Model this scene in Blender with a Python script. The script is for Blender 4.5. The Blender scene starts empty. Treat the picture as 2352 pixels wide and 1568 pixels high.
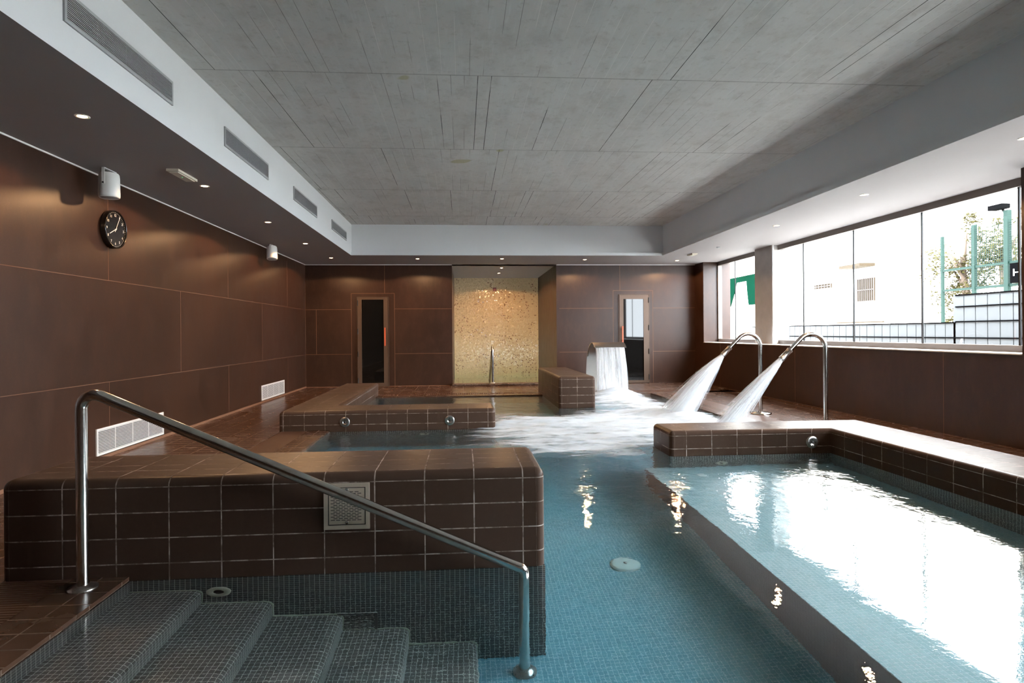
import bpy, math, random
from mathutils import Vector, Matrix, noise
C = bpy.context.scene.collection
SC = bpy.context.scene
PI = math.pi

# ------------------------------------------------------------------ camera
F, YAW, PITCH, ROLL, PX, PY = 1369.977, 0.071779, -0.00039, -0.007995, 1161.45, 764.46
cd = bpy.data.cameras.new('camera'); cam = bpy.data.objects.new('camera', cd); C.objects.link(cam)
fwd = Vector((math.sin(YAW), math.cos(YAW), 0)); rgt = Vector((math.cos(YAW), -math.sin(YAW), 0)); upv = Vector((0, 0, 1))
f2 = fwd*math.cos(PITCH) + upv*math.sin(PITCH); u2 = -fwd*math.sin(PITCH) + upv*math.cos(PITCH)
r3 = rgt*math.cos(ROLL) + u2*math.sin(ROLL); u3 = -rgt*math.sin(ROLL) + u2*math.cos(ROLL)
cam.matrix_world = Matrix(((r3.x, u3.x, -f2.x, 0), (r3.y, u3.y, -f2.y, 0), (r3.z, u3.z, -f2.z, 1.2), (0, 0, 0, 1)))
cd.sensor_fit = 'HORIZONTAL'; cd.sensor_width = 36.0; cd.lens = F/2352*36
cd.shift_x = (1176-PX)/2352; cd.shift_y = (PY-784)/2352
cd.clip_start = 0.05; cd.clip_end = 300
SC.camera = cam

# ------------------------------------------------------------------ world, exposure
w = bpy.data.worlds.new('sky'); SC.world = w; w.use_nodes = True
bg = w.node_tree.nodes['Background']
bg.inputs[0].default_value = (0.88, 0.925, 1.0, 1); bg.inputs[1].default_value = 36.0
SC.view_settings.view_transform = 'Standard'; SC.view_settings.look = 'None'
SC.view_settings.exposure = 0.0; SC.view_settings.gamma = 1.0; SC.view_settings.use_curve_mapping = False
SC.cycles.use_denoising = True
SC.cycles.max_bounces = 9; SC.cycles.diffuse_bounces = 4; SC.cycles.glossy_bounces = 5
SC.cycles.transmission_bounces = 8; SC.cycles.transparent_max_bounces = 24
SC.cycles.caustics_reflective = True; SC.cycles.caustics_refractive = True
SC.cycles.sample_clamp_indirect = 25.0
SPOT_W = 75.0

# ------------------------------------------------------------------ materials
def mat(name):
    m = bpy.data.materials.new(name); m.use_nodes = True
    nt = m.node_tree; p = nt.nodes['Principled BSDF']
    return m, nt, p
def N(nt, t, **kw):
    n = nt.nodes.new(t)
    for k, v in kw.items():
        if k.startswith('i_'):
            key = k[2:]; n.inputs[int(key) if key.isdigit() else key].default_value = v
        else: setattr(n, k, v)
    return n
def L(nt, a, b): nt.links.new(a, b)
def M(nt, op, a, b=None, c=None, clamp=False):
    n = nt.nodes.new('ShaderNodeMath'); n.operation = op; n.use_clamp = clamp
    for i, x in enumerate((a, b, c)):
        if x is None: continue
        if isinstance(x, (int, float)): n.inputs[i].default_value = x
        else: nt.links.new(x, n.inputs[i])
    return n.outputs[0]
def MIX(nt, f, a, b, kind='MIX'):
    n = nt.nodes.new('ShaderNodeMix'); n.data_type = 'RGBA'; n.blend_type = kind
    for s, x in ((n.inputs[0], f), (n.inputs[6], a), (n.inputs[7], b)):
        if isinstance(x, (int, float)): s.default_value = x
        elif isinstance(x, tuple): s.default_value = (*x, 1) if len(x) == 3 else x
        else: nt.links.new(x, s)
    return n.outputs[2]
def MR(nt, v, a, b, c=0.0, d=1.0, smooth=True):
    n = nt.nodes.new('ShaderNodeMapRange'); n.interpolation_type = 'SMOOTHSTEP' if smooth else 'LINEAR'
    nt.links.new(v, n.inputs[0])
    for i, x in zip((1, 2, 3, 4), (a, b, c, d)): n.inputs[i].default_value = x
    return n.outputs[0]
def coords(nt, scale=(1, 1, 1), kind='Object', loc=(0, 0, 0)):
    t = nt.nodes.new('ShaderNodeTexCoord'); mp = nt.nodes.new('ShaderNodeMapping')
    mp.inputs['Scale'].default_value = scale; mp.inputs['Location'].default_value = loc
    nt.links.new(t.outputs[kind], mp.inputs[0]); return mp.outputs[0]
def NOISE(nt, vec, scale, detail=4, rough=0.55):
    n = nt.nodes.new('ShaderNodeTexNoise'); nt.links.new(vec, n.inputs['Vector'])
    n.inputs['Scale'].default_value = scale; n.inputs['Detail'].default_value = detail; n.inputs['Roughness'].default_value = rough
    return n.outputs[0]
def BUMP(nt, p, h, strength, dist):
    b = nt.nodes.new('ShaderNodeBump'); b.inputs['Strength'].default_value = strength; b.inputs['Distance'].default_value = dist
    nt.links.new(h, b.inputs['Height']); nt.links.new(b.outputs[0], p.inputs['Normal']); return b
def simple(name, col, rough=0.5, metal=0.0, vary=0.06, scale=6.0, bump=0.0, emit=None, spec=0.5):
    m, nt, p = mat(name)
    v = coords(nt); n = NOISE(nt, v, scale)
    dark = tuple(c*(1-vary*2) for c in col); lite = tuple(min(1, c*(1+vary*1.2)) for c in col)
    L(nt, MIX(nt, n, dark, lite), p.inputs['Base Color'])
    p.inputs['Roughness'].default_value = rough; p.inputs['Metallic'].default_value = metal
    p.inputs['Specular IOR Level'].default_value = spec
    if bump: BUMP(nt, p, n, bump, 0.01)
    if emit:
        p.inputs['Emission Color'].default_value = (*emit[0], 1); p.inputs['Emission Strength'].default_value = emit[1]
    return m

def tile_mat(name, col_a, col_b, grout_a, grout_b, tu, tv, g0, g1, rough=0.22, bump=0.5, patch=True, streak=0.35, spec=0.5):
    """grid of tiles from the UV map (one tile per unit); tu, tv: tile size in metres, g0, g1: half width of the joint"""
    m, nt, p = mat(name)
    uvn = nt.nodes.new('ShaderNodeUVMap'); sp = nt.nodes.new('ShaderNodeSeparateXYZ'); L(nt, uvn.outputs[0], sp.inputs[0])
    du = M(nt, 'MULTIPLY', M(nt, 'PINGPONG', sp.outputs[0], 0.5), tu)
    dv = M(nt, 'MULTIPLY', M(nt, 'PINGPONG', sp.outputs[1], 0.5), tv)
    d = M(nt, 'MINIMUM', du, dv)
    g = MR(nt, d, g0, g1, 1.0, 0.0)
    fl = nt.nodes.new('ShaderNodeVectorMath'); fl.operation = 'FLOOR'; L(nt, uvn.outputs[0], fl.inputs[0])
    wn = nt.nodes.new('ShaderNodeTexWhiteNoise'); wn.noise_dimensions = '2D'; L(nt, fl.outputs[0], wn.inputs['Vector'])
    oc = coords(nt)
    n1 = NOISE(nt, oc, 2.5, 5); n2 = NOISE(nt, oc, 26.0, 4, 0.65)
    base = MIX(nt, wn.outputs[0], col_a, col_b)
    base = MIX(nt, M(nt, 'MULTIPLY', MR(nt, n2, 0.45, 0.75), 0.10), base, tuple(c*1.5+0.01 for c in col_b))
    if streak:
        sv = coords(nt, (9, 9, 1.6)); n3 = NOISE(nt, sv, 1.3, 5, 0.6)
        base = MIX(nt, M(nt, 'MULTIPLY', MR(nt, n3, 0.56, 0.8), streak), base, tuple(c*2.2+0.03 for c in col_b))
    gm = MR(nt, NOISE(nt, oc, 9.0, 6, 0.7), 0.40, 0.62) if patch else NOISE(nt, oc, 3.0)
    gc = MIX(nt, gm, grout_a, grout_b)
    L(nt, MIX(nt, g, base, gc), p.inputs['Base Color'])
    L(nt, M(nt, 'ADD', M(nt, 'MULTIPLY', g, 0.5), M(nt, 'ADD', rough-0.06, M(nt, 'MULTIPLY', n1, 0.14))), p.inputs['Roughness'])
    p.inputs['Specular IOR Level'].default_value = spec
    h = M(nt, 'ADD', M(nt, 'MULTIPLY', g, -1.0), M(nt, 'MULTIPLY', n1, 0.10))
    BUMP(nt, p, h, bump, 0.003)
    return m

M_tile = tile_mat('brown_stoneware_tile', (0.062, 0.038, 0.027), (0.072, 0.045, 0.033), (0.13, 0.10, 0.08), (0.42, 0.36, 0.32), .25, .125, .0020, .0038, rough=0.34, bump=0.35, streak=0.08, spec=0.10)
M_deck = tile_mat('brown_deck_tile', (0.078, 0.042, 0.027), (0.088, 0.048, 0.032), (0.05, 0.03, 0.02), (0.20, 0.14, 0.10), .25, .125, .0018, .0034, rough=0.25, bump=0.1, streak=0.06, spec=0.42)
M_mos_dark = tile_mat('charcoal_glass_mosaic', (0.085, 0.080, 0.078), (0.125, 0.118, 0.114), (0.62, 0.62, 0.56), (0.74, 0.73, 0.66), .025, .025, .0008, .0015, rough=0.3, bump=0.3, patch=False, streak=0)
M_mos_step = tile_mat('brown_charcoal_glass_mosaic', (0.135, 0.122, 0.112), (0.19, 0.175, 0.163), (0.72, 0.72, 0.66), (0.84, 0.83, 0.76), .025, .025, .0008, .0015, rough=0.3, bump=0.3, patch=False, streak=0)
M_mos_riser = tile_mat('shaded_charcoal_glass_mosaic', (0.030, 0.029, 0.029), (0.042, 0.040, 0.040), (0.09, 0.09, 0.085), (0.12, 0.12, 0.11), .025, .025, .0008, .0014, rough=0.3, bump=0.3, patch=False, streak=0)  # charcoal mosaic darkened: the riser's shade is put into the colour
M_mos_teal = tile_mat('teal_glass_mosaic', (0.14, 0.34, 0.43), (0.18, 0.42, 0.50), (0.42, 0.62, 0.66), (0.50, 0.70, 0.74), .025, .025, .0010, .0018, rough=0.3, bump=0.3, patch=False, streak=0)
M_mos_teal_lit = tile_mat('lit_teal_glass_mosaic', (0.27, 0.44, 0.48), (0.33, 0.50, 0.54), (0.50, 0.62, 0.64), (0.56, 0.68, 0.70), .025, .025, .0010, .0018, rough=0.3, bump=0.3, patch=False, streak=0)  # same tile as the floor, window light and shallow water painted in as paleness

def slab_mat():
    m, nt, p = mat('rust_brown_ceramic_slab')
    oc = coords(nt); s = coords(nt, (1.0, 1.0, 0.45))
    a = NOISE(nt, s, 1.1, 6, 0.6); b = NOISE(nt, s, 6.0, 6, 0.7); c = NOISE(nt, oc, 55.0, 3, 0.7)
    col = MIX(nt, MR(nt, a, 0.3, 0.7), (0.025, 0.0098, 0.0050), (0.043, 0.0168, 0.0086))
    col = MIX(nt, M(nt, 'MULTIPLY', MR(nt, b, 0.42, 0.72), 0.5), col, (0.058, 0.025, 0.0138))
    col = MIX(nt, M(nt, 'MULTIPLY', MR(nt, c, 0.55, 0.8), 0.30), col, (0.085, 0.048, 0.033))
    L(nt, col, p.inputs['Base Color'])
    L(nt, M(nt, 'ADD', 0.30, M(nt, 'MULTIPLY', b, 0.18)), p.inputs['Roughness']); p.inputs['Specular IOR Level'].default_value = 0.4
    BUMP(nt, p, M(nt, 'ADD', a, M(nt, 'MULTIPLY', c, 0.10)), 0.10, 0.004)
    return m
M_slab = slab_mat()
M_joint = simple('tan_slab_joint', (0.20, 0.10, 0.055), 0.7)

def concrete_mat():
    m, nt, p = mat('board_marked_concrete')
    t = nt.nodes.new('ShaderNodeTexCoord'); sp = nt.nodes.new('ShaderNodeSeparateXYZ'); L(nt, t.outputs['Object'], sp.inputs[0])
    x, y = sp.outputs[0], sp.outputs[1]
    yy = M(nt, 'DIVIDE', M(nt, 'SUBTRACT', y, 0.975), 2.02); xx = M(nt, 'DIVIDE', x, 0.115)
    row = M(nt, 'FLOOR', yy); brd = M(nt, 'FLOOR', M(nt, 'ADD', xx, M(nt, 'MULTIPLY', row, 0.37)))
    xs = M(nt, 'ADD', xx, M(nt, 'MULTIPLY', row, 0.37))
    cb = nt.nodes.new('ShaderNodeCombineXYZ'); L(nt, brd, cb.inputs[0]); L(nt, row, cb.inputs[1])
    wn = nt.nodes.new('ShaderNodeTexWhiteNoise'); wn.noise_dimensions = '2D'; L(nt, cb.outputs[0], wn.inputs['Vector'])
    # the edge nearest in x belongs to one joint between two boards
    ce = nt.nodes.new('ShaderNodeCombineXYZ'); L(nt, M(nt, 'ROUND', xs), ce.inputs[0]); L(nt, row, ce.inputs[1])
    we = nt.nodes.new('ShaderNodeTexWhiteNoise'); we.noise_dimensions = '2D'; L(nt, ce.outputs[0], we.inputs['Vector'])
    dx = M(nt, 'MULTIPLY', M(nt, 'PINGPONG', xs, 0.5), 0.115)
    dy = M(nt, 'MULTIPLY', M(nt, 'PINGPONG', yy, 0.5), 2.02)
    oc = t.outputs['Object']
    wob = M(nt, 'MULTIPLY', M(nt, 'SUBTRACT', NOISE(nt, oc, 5.0, 3), 0.5), 0.012)
    dxw = M(nt, 'ABSOLUTE', M(nt, 'ADD', dx, M(nt, 'MULTIPLY', wob, 0.25)))
    fine = MR(nt, dxw, 0.0006, 0.0032, 1.0, 0.0)
    seg = MR(nt, NOISE(nt, coords(nt, (3, 0.8, 1)), 1.2, 2), 0.46, 0.54)
    lines = M(nt, 'MULTIPLY', fine, seg)
    crack = M(nt, 'MULTIPLY', M(nt, 'MULTIPLY', M(nt, 'GREATER_THAN', we.outputs[0], 0.84), MR(nt, dxw, 0.0015, 0.0045, 1.0, 0.0)), MR(nt, NOISE(nt, coords(nt, (2, 0.9, 1), loc=(3, 1, 0)), 1.0, 2), 0.40, 0.5))
    cross = MR(nt, M(nt, 'ABSOLUTE', M(nt, 'ADD', dy, wob)), 0.002, 0.014, 1.0, 0.0)
    g1 = NOISE(nt, coords(nt, (1.5, 0.9, 1)), 1.0, 5, 0.6); g2 = NOISE(nt, coords(nt, (14, 1.2, 1)), 2.2, 5, 0.7); g3 = NOISE(nt, oc, 14.0, 6, 0.7)
    col = MIX(nt, g1, (0.47, 0.455, 0.42), (0.70, 0.69, 0.66))
    col = MIX(nt, M(nt, 'MULTIPLY', wn.outputs[0], 0.20), col, (0.70, 0.69, 0.66))
    col = MIX(nt, M(nt, 'MULTIPLY', MR(nt, g2, 0.5, 0.75), 0.30), col, (0.76, 0.75, 0.72))
    col = MIX(nt, M(nt, 'MULTIPLY', MR(nt, g3, 0.53, 0.72), 0.40), col, (0.33, 0.30, 0.255))
    g4 = NOISE(nt, coords(nt, (1.6, 1.0, 1), loc=(5, 2, 0)), 3.2, 5, 0.65)
    col = MIX(nt, M(nt, 'MULTIPLY', MR(nt, g4, 0.48, 0.70), 0.38), col, (0.40, 0.375, 0.335))
    lightline = M(nt, 'GREATER_THAN', we.outputs[0], 0.42)
    lc = MIX(nt, lightline, (0.75, 0.73, 0.68), (0.16, 0.15, 0.13))
    col = MIX(nt, M(nt, 'MULTIPLY', lines, 0.75), col, lc)
    col = MIX(nt, M(nt, 'MULTIPLY', cross, 0.45), col, (0.14, 0.13, 0.115))
    col = MIX(nt, M(nt, 'MULTIPLY', crack, 0.92), col, (0.025, 0.022, 0.02))
    spot = MR(nt, NOISE(nt, oc, 1.9, 1), 0.765, 0.785)
    col = MIX(nt, M(nt, 'MULTIPLY', spot, 0.5), col, (0.36, 0.34, 0.08))
    L(nt, col, p.inputs['Base Color']); p.inputs['Roughness'].default_value = 0.8
    p.inputs['Specular IOR Level'].default_value = 0.25
    h = M(nt, 'ADD', M(nt, 'ADD', M(nt, 'MULTIPLY', wn.outputs[0], 0.5), M(nt, 'MULTIPLY', g2, 0.4)), M(nt, 'MULTIPLY', M(nt, 'ADD', lines, cross), 0.4))
    BUMP(nt, p, h, 0.25, 0.006)
    return m
M_conc = concrete_mat()
M_column = simple('column_concrete', (0.42, 0.39, 0.36), 0.85, vary=0.12, scale=5, bump=0.15)
M_plaster = simple('white_plaster', (0.66, 0.67, 0.68), 0.75, vary=0.02, scale=2)
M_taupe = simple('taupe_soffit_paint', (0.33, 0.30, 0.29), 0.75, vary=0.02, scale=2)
M_white = simple('white_lacquer', (0.78, 0.77, 0.74), 0.4, vary=0.02)
M_cream = simple('cream_plastic', (0.66, 0.60, 0.49), 0.4, vary=0.03)
M_vent = simple('grey_white_aluminium', (0.36, 0.37, 0.38), 0.45, vary=0.03)
M_black = simple('black_void', (0.010, 0.010, 0.011), 0.5, vary=0.1)
M_clock = simple('black_gloss_plastic', (0.008, 0.008, 0.009), 0.18, vary=0.05)
M_face = simple('charcoal_clock_face', (0.035, 0.034, 0.035), 0.25, vary=0.03)
M_mark = simple('white_print', (0.75, 0.73, 0.68), 0.5, vary=0.02)
M_red = simple('orange_red_grip', (0.62, 0.115, 0.045), 0.4, vary=0.06)
M_bronze = simple('bronze_door_frame', (0.10, 0.062, 0.040), 0.42, vary=0.06, metal=0.2)
M_frame = simple('bronze_grey_window_frame', (0.13, 0.105, 0.09), 0.4, vary=0.05, metal=0.2)
M_bar = simple('dark_glazing_bar', (0.018, 0.017, 0.017), 0.5, vary=0.05, spec=0.2)
M_sill = simple('pale_sill_edge', (0.75, 0.75, 0.74), 0.5, vary=0.03)
M_grate = simple('red_brown_grating', (0.115, 0.058, 0.036), 0.34, vary=0.1)
M_darkgap = simple('wet_channel', (0.012, 0.009, 0.008), 0.25, vary=0.1)
M_fit = simple('ivory_pool_fitting', (0.62, 0.60, 0.48), 0.35, vary=0.03)
M_fitc = simple('white_pool_disc', (0.72, 0.85, 0.84), 0.35, vary=0.03)
M_bead = simple('pale_grout_bead', (0.42, 0.44, 0.34), 0.7, vary=0.12, scale=20)

def steel_mat(name, rough, col=(0.62, 0.60, 0.57), sc=(60, 60, 60)):
    m, nt, p = mat(name)
    n = NOISE(nt, coords(nt, sc), 3.0, 3)
    L(nt, MIX(nt, n, tuple(c*0.85 for c in col), col), p.inputs['Base Color'])
    L(nt, M(nt, 'ADD', rough-0.05, M(nt, 'MULTIPLY', n, 0.12)), p.inputs['Roughness'])
    p.inputs['Metallic'].default_value = 1.0
    BUMP(nt, p, n, 0.05, 0.001)
    return m
M_steel = steel_mat('polished_steel', 0.16)
M_brushed = simple('lamp_toned_brushed_steel', (0.58, 0.50, 0.40), 0.38, metal=0.35, vary=0.04, scale=30)  # caught lamp light painted in: paler, warmer, less metallic steel
M_satin = steel_mat('satin_steel', 0.28, (0.55, 0.53, 0.50))

def glass_mat(name, tint, ior=1.45):
    m, nt, p = mat(name); nt.nodes.remove(p); out = nt.nodes['Material Output']
    tr = N(nt, 'ShaderNodeBsdfTransparent'); gl = N(nt, 'ShaderNodeBsdfGlossy'); mx = N(nt, 'ShaderNodeMixShader')
    v = NOISE(nt, coords(nt), 2.0); L(nt, MIX(nt, v, tuple(c*0.985 for c in tint), tint), tr.inputs[0])
    gl.inputs['Roughness'].default_value = 0.0; mx.inputs[0].default_value = 0.035
    L(nt, tr.outputs[0], mx.inputs[1]); L(nt, gl.outputs[0], mx.inputs[2]); L(nt, mx.outputs[0], out.inputs[0])
    return m
M_glass = glass_mat('clear_window_glass', (0.95, 0.97, 0.965), 1.3)
M_tint = simple('smoked_door_glass', (0.006, 0.006, 0.006), 0.03, vary=0.05, spec=0.35)

def water_mat(name, rip, dens, color, foamy=True):
    m, nt, p = mat(name); nt.nodes.remove(p); out = nt.nodes['Material Output']
    g = N(nt, 'ShaderNodeBsdfGlass'); g.inputs['IOR'].default_value = 1.333; g.inputs['Roughness'].default_value = 0.0
    t = nt.nodes.new('ShaderNodeTexCoord'); oc = t.outputs['Object']
    sp = nt.nodes.new('ShaderNodeSeparateXYZ'); L(nt, oc, sp.inputs[0])
    big = NOISE(nt, coords(nt, (1.0, 0.7, 1)), 1.3, 2, 0.5)
    mid = NOISE(nt, coords(nt, (1.0, 0.8, 1)), 5.5, 3, 0.55)
    fin = NOISE(nt, coords(nt, (0.8, 1.0, 1)), 22.0, 3, 0.6)
    if foamy:
        far = MR(nt, sp.outputs[1], 2.8, 6.4, 0.0, 1.0)
        mwt = M(nt, 'ADD', 0.035, M(nt, 'MULTIPLY', far, 0.42)); fwt = M(nt, 'ADD', 0.013, M(nt, 'MULTIPLY', far, 0.085))
    else: mwt, fwt = 0.08, 0.01
    h = M(nt, 'ADD', M(nt, 'ADD', M(nt, 'MULTIPLY', big, 0.20), M(nt, 'MULTIPLY', mid, mwt)), M(nt, 'MULTIPLY', fin, fwt))
    b = N(nt, 'ShaderNodeBump'); b.inputs['Strength'].default_value = rip; b.inputs['Distance'].default_value = 0.028
    L(nt, h, b.inputs['Height']); L(nt, b.outputs[0], g.inputs['Normal']); L(nt, g.outputs[0], out.inputs['Surface'])
    va = N(nt, 'ShaderNodeVolumeAbsorption'); va.inputs['Color'].default_value = (*color, 1); va.inputs['Density'].default_value = dens
    L(nt, va.outputs[0], out.inputs['Volume'])
    return m
M_water = water_mat('pool_water', 1.0, 0.30, (0.42, 0.84, 0.94))
M_water2 = water_mat('plunge_water', 0.8, 0.3, (0.55, 0.9, 0.7), False)

def gold_mat():
    m, nt, p = mat('gold_glass_mosaic')
    uvn = nt.nodes.new('ShaderNodeUVMap'); sp = nt.nodes.new('ShaderNodeSeparateXYZ'); L(nt, uvn.outputs[0], sp.inputs[0])
    d = M(nt, 'MINIMUM', M(nt, 'PINGPONG', sp.outputs[0], 0.5), M(nt, 'PINGPONG', sp.outputs[1], 0.5))
    g = MR(nt, d, 0.03, 0.07, 1.0, 0.0)
    fl = nt.nodes.new('ShaderNodeVectorMath'); fl.operation = 'FLOOR'; L(nt, uvn.outputs[0], fl.inputs[0])
    wn = nt.nodes.new('ShaderNodeTexWhiteNoise'); wn.noise_dimensions = '2D'; L(nt, fl.outputs[0], wn.inputs['Vector'])
    patch = MR(nt, NOISE(nt, coords(nt), 1.6, 3), 0.35, 0.6, 0.0, 1.0)
    dk = M(nt, 'MULTIPLY', M(nt, 'GREATER_THAN', wn.outputs[0], 0.945), patch)
    base = MIX(nt, MR(nt, wn.outputs[0], 0, 1, smooth=False), (0.56, 0.40, 0.22), (0.68, 0.49, 0.28))
    base = MIX(nt, g, base, (0.46, 0.36, 0.24)); base = MIX(nt, M(nt, 'MULTIPLY', dk, 0.9), base, (0.17, 0.08, 0.045))
    L(nt, base, p.inputs['Base Color']); p.inputs['Roughness'].default_value = 0.16
    # each little tile sits at its own slight angle, so the lamps sparkle in some of them
    sb = nt.nodes.new('ShaderNodeVectorMath'); sb.operation = 'SUBTRACT'; L(nt, wn.outputs[1], sb.inputs[0]); sb.inputs[1].default_value = (0.5, 0.5, 0.5)
    sc = nt.nodes.new('ShaderNodeVectorMath'); sc.operation = 'SCALE'; L(nt, sb.outputs[0], sc.inputs[0]); sc.inputs['Scale'].default_value = 0.30
    ge = nt.nodes.new('ShaderNodeNewGeometry'); ad = nt.nodes.new('ShaderNodeVectorMath'); L(nt, ge.outputs['Normal'], ad.inputs[0]); L(nt, sc.outputs[0], ad.inputs[1])
    nm = nt.nodes.new('ShaderNodeVectorMath'); nm.operation = 'NORMALIZE'; L(nt, ad.outputs[0], nm.inputs[0]); L(nt, nm.outputs[0], p.inputs['Normal'])
    return m
M_gold = gold_mat()

def wisp_mat(name, uvscale, thr0, thr1, amax, attr=None, col=(0.86, 0.90, 0.93)):
    """white water: streaks of bubbles with clear water showing between"""
    m, nt, p = mat(name); out = nt.nodes['Material Output']
    p.inputs['Base Color'].default_value = (*col, 1); p.inputs['Roughness'].default_value = 0.55
    p.inputs['Specular IOR Level'].default_value = 0.3
    uvn = nt.nodes.new('ShaderNodeUVMap'); mp = nt.nodes.new('ShaderNodeMapping'); L(nt, uvn.outputs[0], mp.inputs[0]); mp.inputs['Scale'].default_value = (*uvscale, 1)
    n = NOISE(nt, mp.outputs[0], 1.0, 5, 0.62)
    n2 = NOISE(nt, mp.outputs[0], 3.7, 3, 0.6)
    v = M(nt, 'ADD', M(nt, 'MULTIPLY', n, 0.75), M(nt, 'MULTIPLY', n2, 0.25))
    if attr:
        at = nt.nodes.new('ShaderNodeAttribute'); at.attribute_name = attr
        v = M(nt, 'ADD', v, M(nt, 'MULTIPLY', M(nt, 'SUBTRACT', at.outputs['Fac'], 0.5), 0.42 if attr == 'foam' else 1.0))
    a = M(nt, 'MULTIPLY', MR(nt, v, thr0, thr1), amax)
    if attr == 'foam':
        a = M(nt, 'MULTIPLY', a, MR(nt, at.outputs['Fac'], 0.02, 0.25))
    tl = N(nt, 'ShaderNodeBsdfTranslucent'); tl.inputs[0].default_value = (*col, 1)
    mx0 = N(nt, 'ShaderNodeMixShader'); mx0.inputs[0].default_value = 0.3; L(nt, p.outputs[0], mx0.inputs[1]); L(nt, tl.outputs[0], mx0.inputs[2])
    tr = N(nt, 'ShaderNodeBsdfTransparent'); mx = N(nt, 'ShaderNodeMixShader')
    L(nt, a, mx.inputs[0]); L(nt, tr.outputs[0], mx.inputs[1]); L(nt, mx0.outputs[0], mx.inputs[2]); L(nt, mx.outputs[0], out.inputs[0])
    return m
M_foam = wisp_mat('pool_foam', (1.1, 5.0), 0.44, 0.72, 0.93, 'foam', (0.80, 0.84, 0.88))
M_jet = wisp_mat('jet_water', (7.0, 0.5), 0.22, 0.68, 0.66, 'dens')
M_core = wisp_mat('jet_core_water', (9.0, 0.5), 0.2, 0.55, 0.88, 'dens')
M_fall = wisp_mat('falling_water', (16.0, 0.55), 0.40, 0.70, 0.80, 'dens')

def emit_mat(name, col, st):
    m, nt, p = mat(name); p.inputs['Base Color'].default_value = (0.8, 0.8, 0.8, 1)
    n = NOISE(nt, coords(nt), 40.0); L(nt, MIX(nt, n, tuple(c*0.95 for c in col), col), p.inputs['Emission Color'])
    p.inputs['Emission Strength'].default_value = st; return m
M_lamp = emit_mat('warm_lamp', (1.0, 0.60, 0.28), 170.0); M_lamp.cycles.emission_sampling = 'NONE'

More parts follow.
